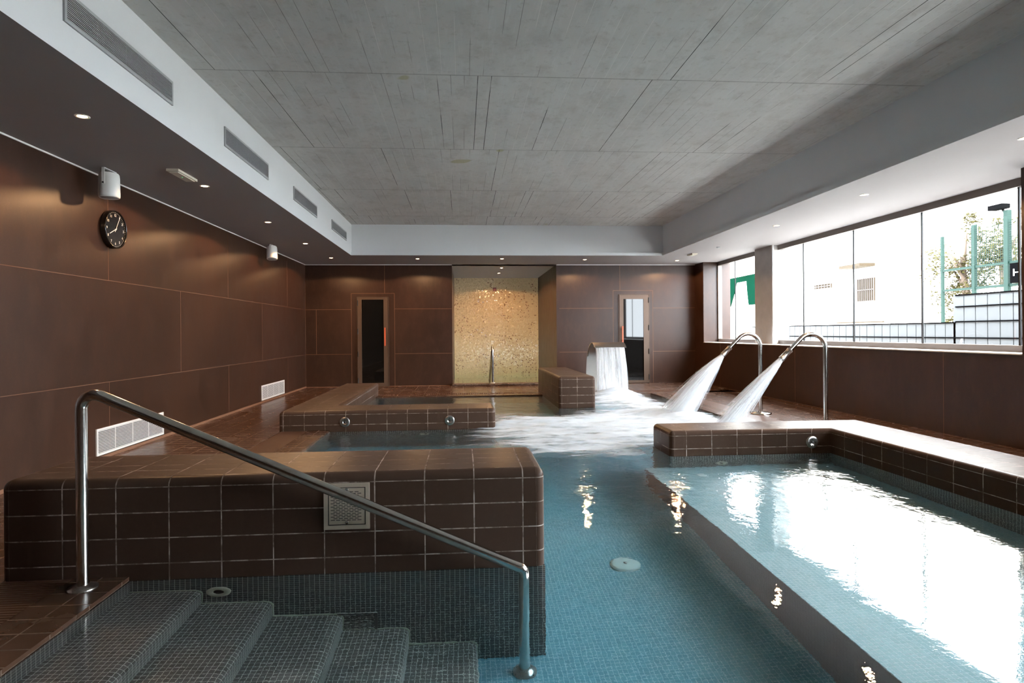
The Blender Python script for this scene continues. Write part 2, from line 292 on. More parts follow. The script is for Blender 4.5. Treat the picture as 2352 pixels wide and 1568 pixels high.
# ------------------------------------------------------------------ mesh helpers
class MB:
    def __init__(s): s.v = []; s.f = []; s.uv = []; s.mi = []; s.sm = []; s.at = []
    def face(s, pts, uvs=None, mi=0, smooth=False):
        b = len(s.v); s.v += [tuple(p) for p in pts]; s.f.append(tuple(range(b, b+len(pts)))); s.mi.append(mi); s.sm.append(smooth)
        s.uv.append(uvs if uvs else [(0, 0)]*len(pts))
    def quad(s, pts, k=(1, 1), ph=(0, 0), mi=0):
        a, b, c = (Vector(p) for p in pts[:3]); n = (b-a).cross(c-b); ax = max(range(3), key=lambda i: abs(n[i]))
        i, j = ((1, 2), (0, 2), (0, 1))[ax]
        s.face(pts, [((p[i]-ph[0])/k[0], (p[j]-ph[1])/k[1]) for p in pts], mi)
    def box(s, x0, x1, y0, y1, z0, z1, k=(1, 1), ph=(0, 0), mi=0, skip=''):
        if 't' not in skip: s.quad([(x0, y0, z1), (x1, y0, z1), (x1, y1, z1), (x0, y1, z1)], k, ph, mi)
        if 'b' not in skip: s.quad([(x0, y1, z0), (x1, y1, z0), (x1, y0, z0), (x0, y0, z0)], k, ph, mi)
        if 's' not in skip: s.quad([(x0, y0, z0), (x1, y0, z0), (x1, y0, z1), (x0, y0, z1)], k, ph, mi)
        if 'n' not in skip: s.quad([(x1, y1, z0), (x0, y1, z0), (x0, y1, z1), (x1, y1, z1)], k, ph, mi)
        if 'w' not in skip: s.quad([(x0, y1, z0), (x0, y0, z0), (x0, y0, z1), (x0, y1, z1)], k, ph, mi)
        if 'e' not in skip: s.quad([(x1, y0, z0), (x1, y1, z0), (x1, y1, z1), (x1, y0, z1)], k, ph, mi)
    def grid(s, rows, closed=False, uvf=None, mi=0, smooth=True, at=None):
        """rows: list of equally long point lists; shared vertices"""
        b = len(s.v); n = len(rows[0])
        for r in rows: s.v += [tuple(p) for p in r]
        if at: s.at += [(b+i*n+j, at(i, j)) for i in range(len(rows)) for j in range(n)]
        for i in range(len(rows)-1):
            for j in range(n if closed else n-1):
                j2 = (j+1) % n
                s.f.append((b+i*n+j, b+i*n+j2, b+(i+1)*n+j2, b+(i+1)*n+j)); s.mi.append(mi); s.sm.append(smooth)
                s.uv.append([uvf(i, j), uvf(i, j+1), uvf(i+1, j+1), uvf(i+1, j)] if uvf else [(0, 0)]*4)
    def tube(s, path, r, n=16, cap=True, mi=0):
        P = [Vector(p) for p in path]; rr = r if isinstance(r, (list, tuple)) else [r]*len(P)
        t0 = (P[1]-P[0]).normalized(); a = Vector((0, 0, 1)) if abs(t0.z) < 0.9 else Vector((1, 0, 0)); u = t0.cross(a).normalized()
        rows = []
        for i, p in enumerate(P):
            t = (P[min(i+1, len(P)-1)]-P[max(i-1, 0)]).normalized(); u = (u - t*u.dot(t)).normalized(); w_ = t.cross(u)
            rows.append([p+(u*math.cos(2*PI*k/n)+w_*math.sin(2*PI*k/n))*rr[i] for k in range(n)])
        s.grid(rows, True, mi=mi)
        if cap:
            s.face(rows[0][::-1], mi=mi); s.face(rows[-1], mi=mi)
    def lathe(s, c, ax, prof, n=32, mi=0, smooth=True):
        """prof: (radius, height along ax) pairs"""
        ax = Vector(ax).normalized(); a = Vector((0, 0, 1)) if abs(ax.z) < 0.9 else Vector((1, 0, 0)); u = ax.cross(a).normalized(); w_ = ax.cross(u); c = Vector(c)
        rows = [[c+ax*h+(u*math.cos(2*PI*k/n)+w_*math.sin(2*PI*k/n))*r for k in range(n)] for r, h in prof]
        s.grid(rows, True, mi=mi, smooth=smooth)
        if prof[0][0] > 1e-5: s.face(rows[0][::-1], mi=mi)
        if prof[-1][0] > 1e-5: s.face(rows[-1], mi=mi)
    def build(s, name, mats, parent=None, at_name=None):
        me = bpy.data.meshes.new(name); me.from_pydata(s.v, [], s.f)
        uvl = me.uv_layers.new(name='UVMap'); fl = [c for f in s.uv for uv in f for c in uv]; uvl.data.foreach_set('uv', fl)
        me.polygons.foreach_set('material_index', s.mi); me.polygons.foreach_set('use_smooth', s.sm)
        for m_ in (mats if isinstance(mats, (list, tuple)) else [mats]): me.materials.append(m_)
        if at_name:
            a = me.attributes.new(at_name, 'FLOAT', 'POINT'); vals = [0.5]*len(s.v)
            for i, x in s.at: vals[i] = x
            a.data.foreach_set('value', vals)
        me.update(); o = bpy.data.objects.new(name, me); C.objects.link(o)
        if parent: o.parent = parent; o.matrix_parent_inverse = Matrix.Identity(4)
        return o
def place(o, loc):
    """give a finished part world geometry while its parent sits at loc"""
    o.data.transform(Matrix.Translation(-Vector(loc))); return o
def tag(o, label, cat, group=None):
    o['label'] = label; o['category'] = cat
    if group: o['group'] = group
    return o
def thing(name, label, cat, loc=(0, 0, 0), group=None):
    o = bpy.data.objects.new(name, None); C.objects.link(o); o.location = loc; o.empty_display_size = 0.1
    return tag(o, label, cat, group)
def part(mb, name, mats, parent, at_name=None):
    o = mb.build(name, mats, parent, at_name); place(o, parent.location if parent.parent is None else parent.parent.location); return o
def struct(o): o['kind'] = 'structure'; return o
def arc(c, r, a0, a1, n, ax='xz', y=0.0):
    return [(c[0]+r*math.cos(a0+(a1-a0)*i/n), y, c[1]+r*math.sin(a0+(a1-a0)*i/n)) for i in range(n+1)]

# ------------------------------------------------------------------ room shell
XL, XR, YB, YN = -3.471, 5.38, 13.49, -2.6       # inner faces of the walls
XG = 5.72                                        # plane of the window glass
SZ, CZT = 2.745, 3.36                            # soffit and slab heights
DK = 0.02                                        # deck level; the water stands at 0
PX0, PX1, PY0, PY1 = -1.64, 3.60, 0.6, 11.25     # pool basin
FL = -0.97

def jstrip(mb, ax, pos, a0, a1, b0, b1, out=0.0015):
    """a joint line lying on a wall: ax 'x' wall at x=pos (a along y, b along z), ax 'y' wall at y=pos (a along x)"""
    if ax == 'x':
        mb.box(min(pos, pos+out), max(pos, pos+out), a0, a1, b0, b1, mi=1)
    else:
        mb.box(a0, a1, min(pos, pos+out), max(pos, pos+out), b0, b1, mi=1)

mb = MB(); mb.box(XL-0.2, XL, YN-0.2, YB+0.2, -0.2, 3.6)
J = 0.0022
for z in (0.748, 1.745): jstrip(mb, 'x', XL, YN, YB, z-J, z+J)
for k in range(-2, 4):
    y = 6.13+3*k
    if YN < y < YB:
        jstrip(mb, 'x', XL, y-J, y+J, 1.745, SZ); jstrip(mb, 'x', XL, y-J, y+J, 0, 0.748)
    if YN < y+1.5 < YB: jstrip(mb, 'x', XL, y+1.5-J, y+1.5+J, 0.748, 1.745)
jstrip(mb, 'x', XL, YB-0.009, YB-0.003, 0, SZ)
struct(mb.build('wall_left', [M_slab, M_joint]))

mb = MB()
mb.box(XL, -0.235, YB, YB+0.25, -0.2, 3.6); mb.box(2.137, XR+0.6, YB, YB+0.25, -0.2, 3.6)
mb.box(-0.235, 2.137, YB, YB+0.25, SZ, 3.6)
Jb = 0.0035
def bj(x0, x1, z0, z1): jstrip(mb, 'y', YB, x0, x1, z0, z1, -0.0015)
bj(XL, -2.47, 1.745-Jb, 1.745+Jb); bj(-1.52, -0.24, 1.752-Jb, 1.752+Jb); bj(XL, -2.47, 0.75-Jb, 0.75+Jb); bj(-1.52, -0.24, 0.75-Jb, 0.75+Jb)
bj(-1.737-Jb, -1.737+Jb, 2.10, SZ); bj(-3.238-Jb, -3.238+Jb, 0.75, 1.745); bj(-2.47-Jb, -2.47+Jb, 0.02, 2.1); bj(-1.52-Jb, -1.52+Jb, 0.02, 2.1); bj(-2.47, -1.52, 2.1-Jb, 2.1+Jb)
bj(2.2, 3.45, 1.745-Jb, 1.745+Jb); bj(4.38, XR, 1.745-Jb, 1.745+Jb); bj(2.2, 3.45, 0.745-Jb, 0.745+Jb); bj(4.38, XR, 0.745-Jb, 0.745+Jb)
bj(3.61-Jb, 3.61+Jb, 2.15, SZ); bj(3.45-Jb, 3.45+Jb, 0.02, 2.15); bj(4.38-Jb, 4.38+Jb, 0.02, 2.15); bj(3.45, 4.38, 2.15-Jb, 2.15+Jb)
struct(mb.build('wall_back', [M_slab, M_joint]))

# recess with the plunge pool
mb = MB(); mb.box(-0.30, -0.235, YB+0.25, 16.79, -1.2, 3.0); mb.box(2.137, 2.20, YB+0.25, 16.79, -1.2, 3.0)
struct(mb.build('wall_recess_sides', M_slab))
mb = MB(); mb.box(-0.3, 2.2, 16.79, 16.95, -1.2, 3.0, k=(.025, .025))
mb.box(-0.235, 2.137, 13.5, 16.79, -1.25, -1.1, k=(.025, .025))
struct(mb.build('wall_recess_mosaic', M_gold))

# right wall: low wall, end wall beside the window, piers between the windows
mb = MB()
mb.box(XR, 6.0, YN-0.2, YB, -0.2, 0.945); mb.box(XR, 6.0, 13.0, YB+0.25, 0.945, 3.6)
mb.box(XR, 6.0, 4.90, 5.38, 0.945, 3.6); mb.box(XR, 6.0, YN-0.2, -0.6, 0.945, 3.6)
for y in (12.15, 9.33, 6.33, 3.33): jstrip(mb, 'x', XR, y-J, y+J, 0.02, 0.94, -0.0015)
struct(mb.build('wall_right', [M_slab, M_joint]))
mb = MB(); mb.box(XL-0.2, 6.0, YN-0.2, YN, -0.2, 3.6); struct(mb.build('wall_near', M_slab))
mb = MB()
for a, b in ((-0.6, 4.90), (5.38, 13.0)):
    mb.box(XR-0.012, 5.99, a, b, 0.945, 0.957)
struct(mb.build('trim_sill', M_sill))
mb = MB(); mb.box(XR-0.07, XR, 0.0, YB, DK, DK+0.012, k=(.25, .125)); struct(mb.build('baseboard_right', M_deck))
mb = MB(); mb.box(XL, XL+0.012, YN, YB, SZ-0.014, SZ-0.001); mb.box(XL, -0.235, YB-0.012, YB, SZ-0.014, SZ-0.001); mb.box(2.137, XR, YB-0.012, YB, SZ-0.014, SZ-0.001)
struct(mb.build('trim_ceiling_edge', M_white))
mb = MB(); mb.box(XL, XL+0.008, YN, YB, DK, DK+0.03); mb.box(XL, -0.3, YB-0.008, YB, DK, DK+0.012); struct(mb.build('baseboard_left', M_joint))

# slab above the pool, the dropped soffits round it
mb = MB(); mb.box(-2.4, 4.4, YN, 12.3, CZT, CZT+0.3); struct(mb.build('ceiling', M_conc))
mb = MB()
mb.box(XL-0.2, -2.174, YN-0.2, 11.93, SZ, 3.7)                       # left band with its face to the slab
mb.box(XL-0.2, 6.0, 11.955, 13.6, SZ, 3.7); mb.box(-2.174, 4.11, 11.895, 11.955, SZ, SZ+0.058)
mb.box(4.105, 6.0, YN-0.2, 11.955, SZ, 3.7); mb.box(4.063, 4.105, YN-0.2, 11.895, SZ, SZ+0.058)
mb.box(-0.30, 2.20, 13.6, 16.95, SZ, 3.2)
mb.box(XL-0.2, -2.174, 11.93, 11.955, SZ, 3.7)
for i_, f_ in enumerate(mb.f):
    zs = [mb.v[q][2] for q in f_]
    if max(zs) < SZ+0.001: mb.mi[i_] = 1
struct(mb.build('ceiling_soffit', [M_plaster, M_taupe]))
mb = MB(); mb.box(XL-0.3, 6.1, YN-0.3, 17.0, 3.7, 3.8); struct(mb.build('roof', M_column))

# ------------------------------------------------------------------ decks
kd = (.25, .125)
mb = MB()
def deck(x0, x1, y0, y1, z1=DK, ph=(0, 0)): mb.box(x0, x1, y0, y1, -0.3, z1, k=kd, ph=ph)
deck(XL, -2.215, YN, YB, ph=(-2.215, 0)); deck(-2.215, -1.90, YN, 0.6, ph=(-1.9, 0)); deck(-1.90, PX0, YN, PY1+.25, ph=(-1.765, 0))
deck(-2.215, -1.90, 3.07, 3.62); deck(-2.215, -1.90, 7.47, 11.75)
deck(PX0, XR, YN, PY0); deck(PX0, XR, PY1, 11.48, ph=(0, 11.48)); deck(PX0, XR, 11.76, YB, ph=(0, 11.76)); deck(-2.215, -1.9, 11.75, YB)
deck(-1.9, PX0, 11.5, YB)
deck(3.87, 3.871, PY0, PY1); deck(PX1, 3.87, PY0, PY1, ph=(3.735, 0)); deck(4.17, XR, PY0, 11.48, ph=(4.17, 0))
# kerb in front of the recess
mb.box(-0.235, 2.137, 13.22, 13.50, -0.3, 0.075, k=(.25, .125))
struct(mb.build('floor', M_deck))
def rounded_kerb():
    mb = MB(); mb.tube([(-0.235, 13.235, 0.055), (2.137, 13.235, 0.055)], 0.022, 10); return mb
struct(rounded_kerb().build('trim_kerb_nosing', M_deck))

# gutters: channel bottoms
mb = MB(); mb.box(-2.215, -1.9, 0.6, 3.07, -0.3, -0.06); mb.box(-2.215, -1.9, 3.62, 7.47, -0.3, -0.06); mb.box(PX0, XR, 11.48, 11.76, -0.3, -0.06); mb.box(3.87, 4.17, 0.6, 11.48, -0.3, -0.06)
struct(mb.build('trim_gutter_channel', M_darkgap))
def grate_y(y0, y1, x0, x1, pitch, name, label):
    mb = MB(); y = y0+pitch/2
    while y < y1:
        mb.box(x0+0.004, x1-0.004, y-pitch*0.33, y+pitch*0.33, -0.02, DK-0.001); y += pitch
    for xx in (x0+0.03, x1-0.03): mb.box(xx-0.01, xx+0.01, y0, y1, -0.03, -0.004)
    return tag(mb.build(name, M_grate), label, 'drain grate')
grate_y(0.65, 3.04, -2.215, -1.90, 0.0235, 'gutter_grate', 'red-brown slatted gutter grate beside the pool steps, at the foot of the long handrail')
grate_y(3.68, 7.45, -2.215, -1.90, 0.0235, 'gutter_grate', 'brown slatted gutter grate between the nearest tiled block and the low ledge behind it')
grate_y(0.65, 11.45, 3.87, 4.17, 0.03, 'gutter_grate', 'grey-looking slatted gutter grate beside the swan-neck spouts on the window side')
mb = MB(); x = PX0+0.02
while x < XR-0.3:
    mb.box(x-0.011, x+0.011, 11.485, 11.755, -0.02, DK-0.001); x += 0.036
for yy in (11.51, 11.73): mb.box(PX0, XR-0.3, yy-0.01, yy+0.01, -0.03, -0.004)
tag(mb.build('gutter_grate', M_grate), 'long red-brown slatted gutter grate along the far end of the pool', 'drain grate')

# ------------------------------------------------------------------ pool basin
km = (.025, .025)
mb = MB(); mb.box(PX0-0.1, PX1+0.1, PY0-0.1, PY1+0.1, FL-0.2, FL, k=km); struct(mb.build('floor_pool', M_mos_teal))
mb = MB()
e_ = 0.004
mb.quad([(PX0+e_, PY1, FL), (PX0+e_, PY0, FL), (PX0+e_, PY0, -0.008), (PX0+e_, PY1, -0.008)][::-1], km); mb.quad([(PX1-e_, PY1, FL), (PX1-e_, PY0, FL), (PX1-e_, PY0, -0.008), (PX1-e_, PY1, -0.008)], km)
mb.quad([(PX0, PY0+e_, FL), (PX1, PY0+e_, FL), (PX1, PY0+e_, -0.008), (PX0, PY0+e_, -0.008)][::-1], km); mb.quad([(PX0, PY1-e_, FL), (PX1, PY1-e_, FL), (PX1, PY1-e_, -0.008), (PX0, PY1-e_, -0.008)], km)
struct(mb.build('wall_pool', M_mos_dark))

# underwater lounging platform
pl = thing('submerged_bench', 'wide submerged bench of teal mosaic under the window reflection', 'pool bench', (2.6, 3.0, FL))
mb = MB(); mb.box(1.73, 3.60, PY0, 5.60, -0.46, -0.45, k=km); part(mb, 'seat', M_mos_teal_lit, pl)
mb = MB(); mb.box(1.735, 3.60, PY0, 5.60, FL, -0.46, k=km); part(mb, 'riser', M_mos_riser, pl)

# steps down into the pool
st = thing('pool_steps', 'flight of submerged charcoal mosaic steps with rounded nosings below the long handrail', 'steps', (-1.0, 2.0, FL))
NX = [-1.295, -0.955, -0.612, -0.282, 0.062]
prof_all = []
for k, xn in enumerate(NX):
    zt = -0.155-0.163*k; zb = zt-0.163 if k < 4 else FL; x0 = PX0 if k == 0 else NX[k-1]-0.03; r = 0.045
    pr = [(x0, zt), (xn-r, zt)] + [(xn-r+r*math.sin(a), zt-r+r*math.cos(a)) for a in [PI/2*i/8 for i in range(1, 9)]] + [(xn, zb)]
    s = [0]
    for a, b in zip(pr, pr[1:]): s.append(s[-1]+math.hypot(b[0]-a[0], b[1]-a[1]))
    mb = MB(); ys = [PY0+(3.047-PY0)*i/20 for i in range(21)]
    off = (s[1])/0.025
    mb.grid([[(x_, y_, z_) for (x_, z_) in pr] for y_ in ys], uvf=lambda i, j: (ys[min(i, 20)]/.025, (s[j]-s[1])/.025))
    mb.f = [f[::-1] for f in mb.f]; mb.uv = [u[::-1] for u in mb.uv]
    mb.quad([(x0, PY0, zb), (xn, PY0, zb), (xn, PY0, zt-r), (x0, PY0, zt)], km)
    part(mb, 'step', M_mos_step, st)
    prof_all += pr[1:] if k else pr
mb = MB(); mb.tube([(a, 3.044, b) for a, b in prof_all], 0.006, 6); part(mb, 'grout_bead', M_bead, st)

# water
def water_box(name, x0, x1, y0, y1, z0, z1, m):
    mb = MB(); mb.box(x0, x1, y0, y1, z0, z1)
    me = mb.build(name, m)
    # weld so the volume is closed
    import bmesh
    b = bmesh.new(); b.from_mesh(me.data); bmesh.ops.remove_doubles(b, verts=b.verts, dist=1e-5); bmesh.ops.recalc_face_normals(b, faces=b.faces); b.to_mesh(me.data); b.free()
    return me
o = water_box('pool_water', PX0-0.01, PX1+0.01, PY0-0.01, PY1+0.01, FL-0.05, 0.0, M_water)
tag(o, 'clear teal water filling the main pool', 'pool water'); o['kind'] = 'stuff'
o = water_box('plunge_pool_water', -0.24, 2.14, 13.45, 16.80, -1.15, 0.03, M_water2)
tag(o, 'still greenish water of the small plunge pool in front of the gold mosaic', 'pool water'); o['kind'] = 'stuff'

# ------------------------------------------------------------------ tiled blocks and ledges
def tiled_solid(name, pts, ztop, zface, x0, y0, rt=0.045, rc=0.045):
    """pts: corners of an outline with right angles, counter-clockwise. zface: height of the first joint below the rounded edge"""
    mb = MB(); n = len(pts); A = [Vector(p) for p in pts]; NA = 7
    segs = []
    convex = []
    for i in range(n):
        a = (A[i]-A[i-1]).normalized(); b = (A[(i+1) % n]-A[i]).normalized(); convex.append(a.x*b.y-a.y*b.x > 0)
    def ring(d):
        out = []                                   # list of (point, u)
        for i in range(n):
            a = (A[i]-A[i-1]).normalized(); b = (A[(i+1) % n]-A[i]).normalized()
            na = Vector((a.y, -a.x)); nb = Vector((b.y, -b.x))
            if convex[i]:
                c_ = A[i]-a*rc+b*rc; R = max(rc-d, 0)
                for k in range(NA+1):
                    t = PI/2*k/NA; out.append(c_+(na*math.cos(t)+nb*math.sin(t))*R)
            else: out.append(A[i]-na*d-nb*d)
        return out
    # u values per ring index and edge: [(index a, index b, ua, ub)]
    idx = []; cur = 0; starts = []; ends = []
    for i in range(n):
        starts.append(cur); cur += NA+1 if convex[i] else 1; ends.append(cur-1)
    tot = cur
    def ucoord(p, i):                              # along edge i -> i+1
        e = A[(i+1) % n]-A[i]
        return (p.x-x0)/.25 if abs(e.x) > abs(e.y) else (p.y-y0)/.25
    R0 = ring(0)
    quads = []
    for i in range(n):
        if convex[i]:
            for k in range(NA): quads.append((starts[i]+k, starts[i]+k+1, 40+k/NA, 40+(k+1)/NA))
        j = (i+1) % n
        quads.append((ends[i], starts[j], ucoord(R0[ends[i]], i), ucoord(R0[starts[j]], i)))
    prof = [(0, -0.004, (zface+0.004)/.125*-1), (0, zface, 0)]
    for k in range(1, 8):
        t = PI/2*k/7; prof.append((rt*(1-math.cos(t)), ztop-rt+rt*math.sin(t), k/7))
    if zface < ztop-rt-1e-4: pass
    rings = [[(p.x, p.y, z) for p in ring(d)] for d, z, v in prof]
    b = len(mb.v)
    for r in rings: mb.v += r
    for r in range(len(prof)-1):
        for (a, c, ua, ub) in quads:
            mb.f.append((b+r*tot+a, b+r*tot+c, b+(r+1)*tot+c, b+(r+1)*tot+a)); mb.mi.append(0); mb.sm.append(True)
            va, vb = prof[r][2], prof[r+1][2]
            mb.uv.append([(ua, va), (ub, va), (ub, vb), (ua, vb)])
    cap = []
    for p in rings[-1]:
        if not cap or (Vector(p)-Vector(cap[-1])).length > 1e-5: cap.append(p)
    if (Vector(cap[0])-Vector(cap[-1])).length < 1e-5: cap.pop()
    mb.face(cap, [((p[0]-x0)/.25, (p[1]-y0c[0])/.125) for p in cap])
    return mb
y0c = [0]
def base_mosaic(rects, parent):
    mb = MB()
    for (a, b_, c_, d_) in rects: mb.box(a, b_, c_, d_, FL, -0.001, k=km)
    part(mb, 'underwater_base', M_mos_dark, parent)
def make_ledge(label, pts, ztop, zface, x0, y0, capy, rects):
    y0c[0] = capy; c = (pts[0][0], pts[0][1], 0.0)
    t = thing('tiled_block' if len(pts) == 4 else 'tiled_ledge', label, 'tiled wall', c)
    part(tiled_solid('b', pts, ztop, zface, x0, y0), 'tile_cladding', M_tile, t); base_mosaic(rects, t); return t
B1 = make_ledge('long knee-high brown tiled block in front, behind the sloping handrail', [(-2.240, 3.047), (0.414, 3.047), (0.414, 3.665), (-2.240, 3.665)], 0.501, 0.456, -1.949, 3.047+.045, 3.092, [(-2.2, 0.4135, 3.0475, 3.66)])
B2 = make_ledge('low L-shaped brown tiled ledge on the left with two jet discs', [(-2.25, 7.456), (0.40, 7.456), (0.40, 8.07), (-1.625, 8.07), (-1.625, 11.62), (-2.25, 11.62)], 0.256, 0.211, -2.193, 8.07, 7.501, [(-2.2, 0.399, 7.457, 8.069), (-2.2, -1.626, 8.0, 11.3)])
B3 = make_ledge('low L-shaped brown tiled ledge on the right, shining below the window', [(1.975, 5.591), (3.577, 5.591), (3.577, 0.58), (4.21, 0.58), (4.21, 6.13), (1.975, 6.13)], 0.241, 0.196, 2.136, 5.124, 5.636, [(1.976, 4.2, 5.592, 6.129), (3.578, 4.2, 0.59, 5.6)])
B4 = make_ledge('short knee-high brown tiled block standing left of the cascade', [(1.50, 9.30), (2.085, 9.30), (2.085, 11.9), (1.50, 11.9)], 0.501, 0.456, 1.544, 9.345, 9.345, [(1.501, 2.084, 9.301, 11.3)])

# fittings on the blocks
def wall_disc(loc, nrm, r, label, group=None):
    t = thing('massage_jet', label, 'pool jet', loc, group); n = Vector(nrm)
    mb = MB(); mb.lathe(loc, n, [(r, 0), (r, 0.006), (r*0.93, 0.011), (r*0.3, 0.011), (r*0.26, 0.004), (0, 0.004)]); part(mb, 'cover_plate', M_satin, t)
    mb = MB(); mb.lathe(Vector(loc)+n*0.0112, n, [(r*0.2, 0), (r*0.2, 0.004), (0, 0.006)], 14); part(mb, 'nozzle', M_black, t)
    u = n.cross(Vector((0, 0, 1))).normalized(); v = Vector((0, 0, 1))
    for k in range(4):
        a = PI/2+k*PI/2; mb = MB(); mb.lathe(Vector(loc)+n*0.011+(u*math.cos(a)+v*math.sin(a))*r*0.48, n, [(r*0.085, 0), (r*0.085, 0.002), (0, 0.002)], 10); part(mb, 'screw', M_black, t)
    return t
wall_disc((-1.455, 7.456, 0.118), (0, -1, 0), 0.061, 'round steel jet disc on the left ledge, the one nearer its left end')
wall_disc((-0.171, 7.456, 0.116), (0, -1, 0), 0.061, 'round steel jet disc on the left ledge, the one nearer its free right end')
wall_disc((3.389, 5.591, 0.110), (0, -1, 0), 0.060, 'round steel jet disc in the inner corner of the right ledge')
def ring_fit(loc, nrm, r, label, hole=0.45, m=M_fit):
    t = thing('inlet_fitting', label, 'pool inlet', loc); n = Vector(nrm)
    mb = MB(); mb.lathe(loc, n, [(r, 0), (r, 0.004), (r*0.9, 0.010), (r*hole*1.15, 0.012), (r*hole, 0.004), (r*hole, 0.001)]); part(mb, 'flange', m, t)
    mb = MB(); mb.lathe(loc, n, [(r*hole, 0), (r*hole, 0.0025), (0, 0.0025)], 18); part(mb, 'opening', M_black, t)
ring_fit((-1.214, 3.047, -0.182), (0, -1, 0), 0.060, 'ivory ring inlet under water beside the top pool step')
ring_fit((-0.484, 7.456, -0.25), (0, -1, 0), 0.055, 'ivory ring inlet under water below the left ledge')
ring_fit((2.483, 5.591, -0.32), (0, -1, 0), 0.060, 'ivory ring inlet under water below the front of the right ledge')
ring_fit((3.599, 4.50, -0.31), (-1, 0, 0), 0.060, 'ivory ring inlet under the right ledge, the one farther from the camera')
ring_fit((3.599, 3.79, -0.31), (-1, 0, 0), 0.060, 'ivory ring inlet under the right ledge, the one nearer the camera')
def floor_disc(x, y, z, r, name, label, m=M_fitc):
    t = thing(name, label, 'pool floor fitting', (x, y, z))
    mb = MB(); mb.lathe((x, y, z), (0, 0, 1), [(r, 0), (r, 0.012), (r*0.8, 0.024), (0, 0.028)]); part(mb, 'dome', m, t)
    mb = MB(); mb.lathe((x, y, z+0.0285), (0, 0, 1), [(r*0.12, 0), (r*0.12, 0.003), (0, 0.003)], 10); part(mb, 'screw', M_satin, t)
floor_disc(1.078, 3.938, FL, 0.10, 'floor_inlet', 'pale round disc on the teal pool floor, the one nearer the camera')
floor_disc(1.10, 5.446, FL, 0.10, 'floor_inlet', 'pale round disc on the teal pool floor, the farther one behind the ripples')
floor_disc(2.67, 5.30, -0.45, 0.045, 'bench_air_jet', 'small white air jet on the submerged bench, the right one of two')
floor_disc(2.162, 5.283, -0.45, 0.045, 'bench_air_jet', 'small white air jet on the submerged bench, the left one of two')

# steel skimmer cover on the front block
sk = thing('skimmer_cover', 'square slotted steel skimmer cover set in the front block behind the handrail', 'skimmer cover', (-0.587, 3.047, 0.337))
x0, x1, z0, z1, yb = -0.700, -0.474, 0.222, 0.452, 3.047
mb = MB(); fw = 0.020
for (a, b_, c_, d_) in ((x0, x1, z1-fw, z1), (x0, x1, z0, z0+fw), (x0, x0+fw, z0+fw, z1-fw), (x1-fw, x1, z0+fw, z1-fw)): mb.box(a, b_, yb-0.010, yb, c_, d_)
part(mb, 'frame', M_brushed, sk)
mb = MB(); mb.box(x0+fw, x1-fw, yb-0.003, yb, z0+fw, z1-fw); part(mb, 'shadow_gap', M_black, sk)
mb = MB(); mb.box(x0+fw+.005, x1-fw-.005, yb-0.0075, yb-0.003, z0+fw+.005, z1-fw-.005); plate = part(mb, 'slotted_plate', M_brushed, sk)
mb = MB()
for r_ in range(18):
    zz = z0+fw+0.026+r_*0.0083; n_ = 6
    for c_ in range(n_+(r_ % 2 == 0)):
        xx = x0+fw+0.014+c_*0.0262+(0 if r_ % 2 else -0.0)+(0.013 if r_ % 2 else 0)
        w_ = 0.020
        if xx+w_ > x1-fw-0.010: continue
        mb.box(xx, xx+w_, yb-0.0079, yb-0.0074, zz-0.0016, zz+0.0016)
part(mb, 'slots', M_black, sk)
for zz in (z0+fw+0.013, z1-fw-0.013):
    mb = MB(); mb.lathe(((x0+x1)/2, yb-0.0075, zz), (0, -1, 0), [(0.0085, 0), (0.0085, 0.002), (0.006, 0.0025), (0.0045, 0.001), (0, 0.001)], 16); part(mb, 'screw', M_steel, sk)
mb = MB()
for (a, b_, c_, d_) in ((-.64, -.44, -.49, -.475), (-.64, -.44, -.69, -.675), (-.64, -.625, -.675, -.49), (-.455, -.44, -.675, -.49)): mb.box(a, b_, 3.040, 3.047, c_, d_)
for k in range(9): mb.box(-.62, -.46, 3.043, 3.047, -.662+k*.019, -.652+k*.019)
tag(mb.build('suction_grille', M_mos_dark), 'dark square suction grille under water below the steel skimmer cover', 'grille')

# ------------------------------------------------------------------ rails and spouts
def rail_front():
    t = thing('pool_handrail', 'long sloping steel handrail from the tiled kerb down into the water', 'handrail', (-1.79, 2.93, DK))
    y = 2.93; xa = -1.785; r = 0.062; ang = math.radians(23.97)
    zc = 0.861+0.012
    # up the post, over the bend, down the slope
    P_ = [(xa, y, DK), (xa, y, 0.4), (xa, y, zc-0.02)]
    P_ += [(xa+r-r*math.cos(a), y, zc-0.012+r*math.sin(a)) for a in [(PI/2+ang)*i/14 for i in range(15)]]
    a_ = PI/2+ang; ex = xa+r-r*math.cos(a_); ez = zc-0.012+r*math.sin(a_)
    X2 = 0.291; ln = (X2-0.030-ex); P_ += [(ex+ln*i/6, y, ez-ln*i/6*math.tan(ang)) for i in range(1, 7)]
    zz = P_[-1][2]; P_ += [(X2-0.014, y, zz-0.008), (X2-0.003, y, zz-0.02), (X2, y, zz-0.04), (X2, y, -0.5), (X2, y, FL+0.02)]
    mb = MB(); mb.tube(P_, 0.0262, 24); part(mb, 'rail_tube', M_steel, t)
    mb = MB(); mb.lathe((xa, y, DK), (0, 0, 1), [(0.062, 0), (0.062, 0.006), (0.035, 0.014), (0.029, 0.018)]); part(mb, 'base_flange', M_satin, t)
    mb = MB(); mb.lathe((X2, y, FL), (0, 0, 1), [(0.060, 0), (0.060, 0.01), (0.045, 0.022), (0.03, 0.03)]); part(mb, 'foot_flange', M_satin, t)
rail_front()
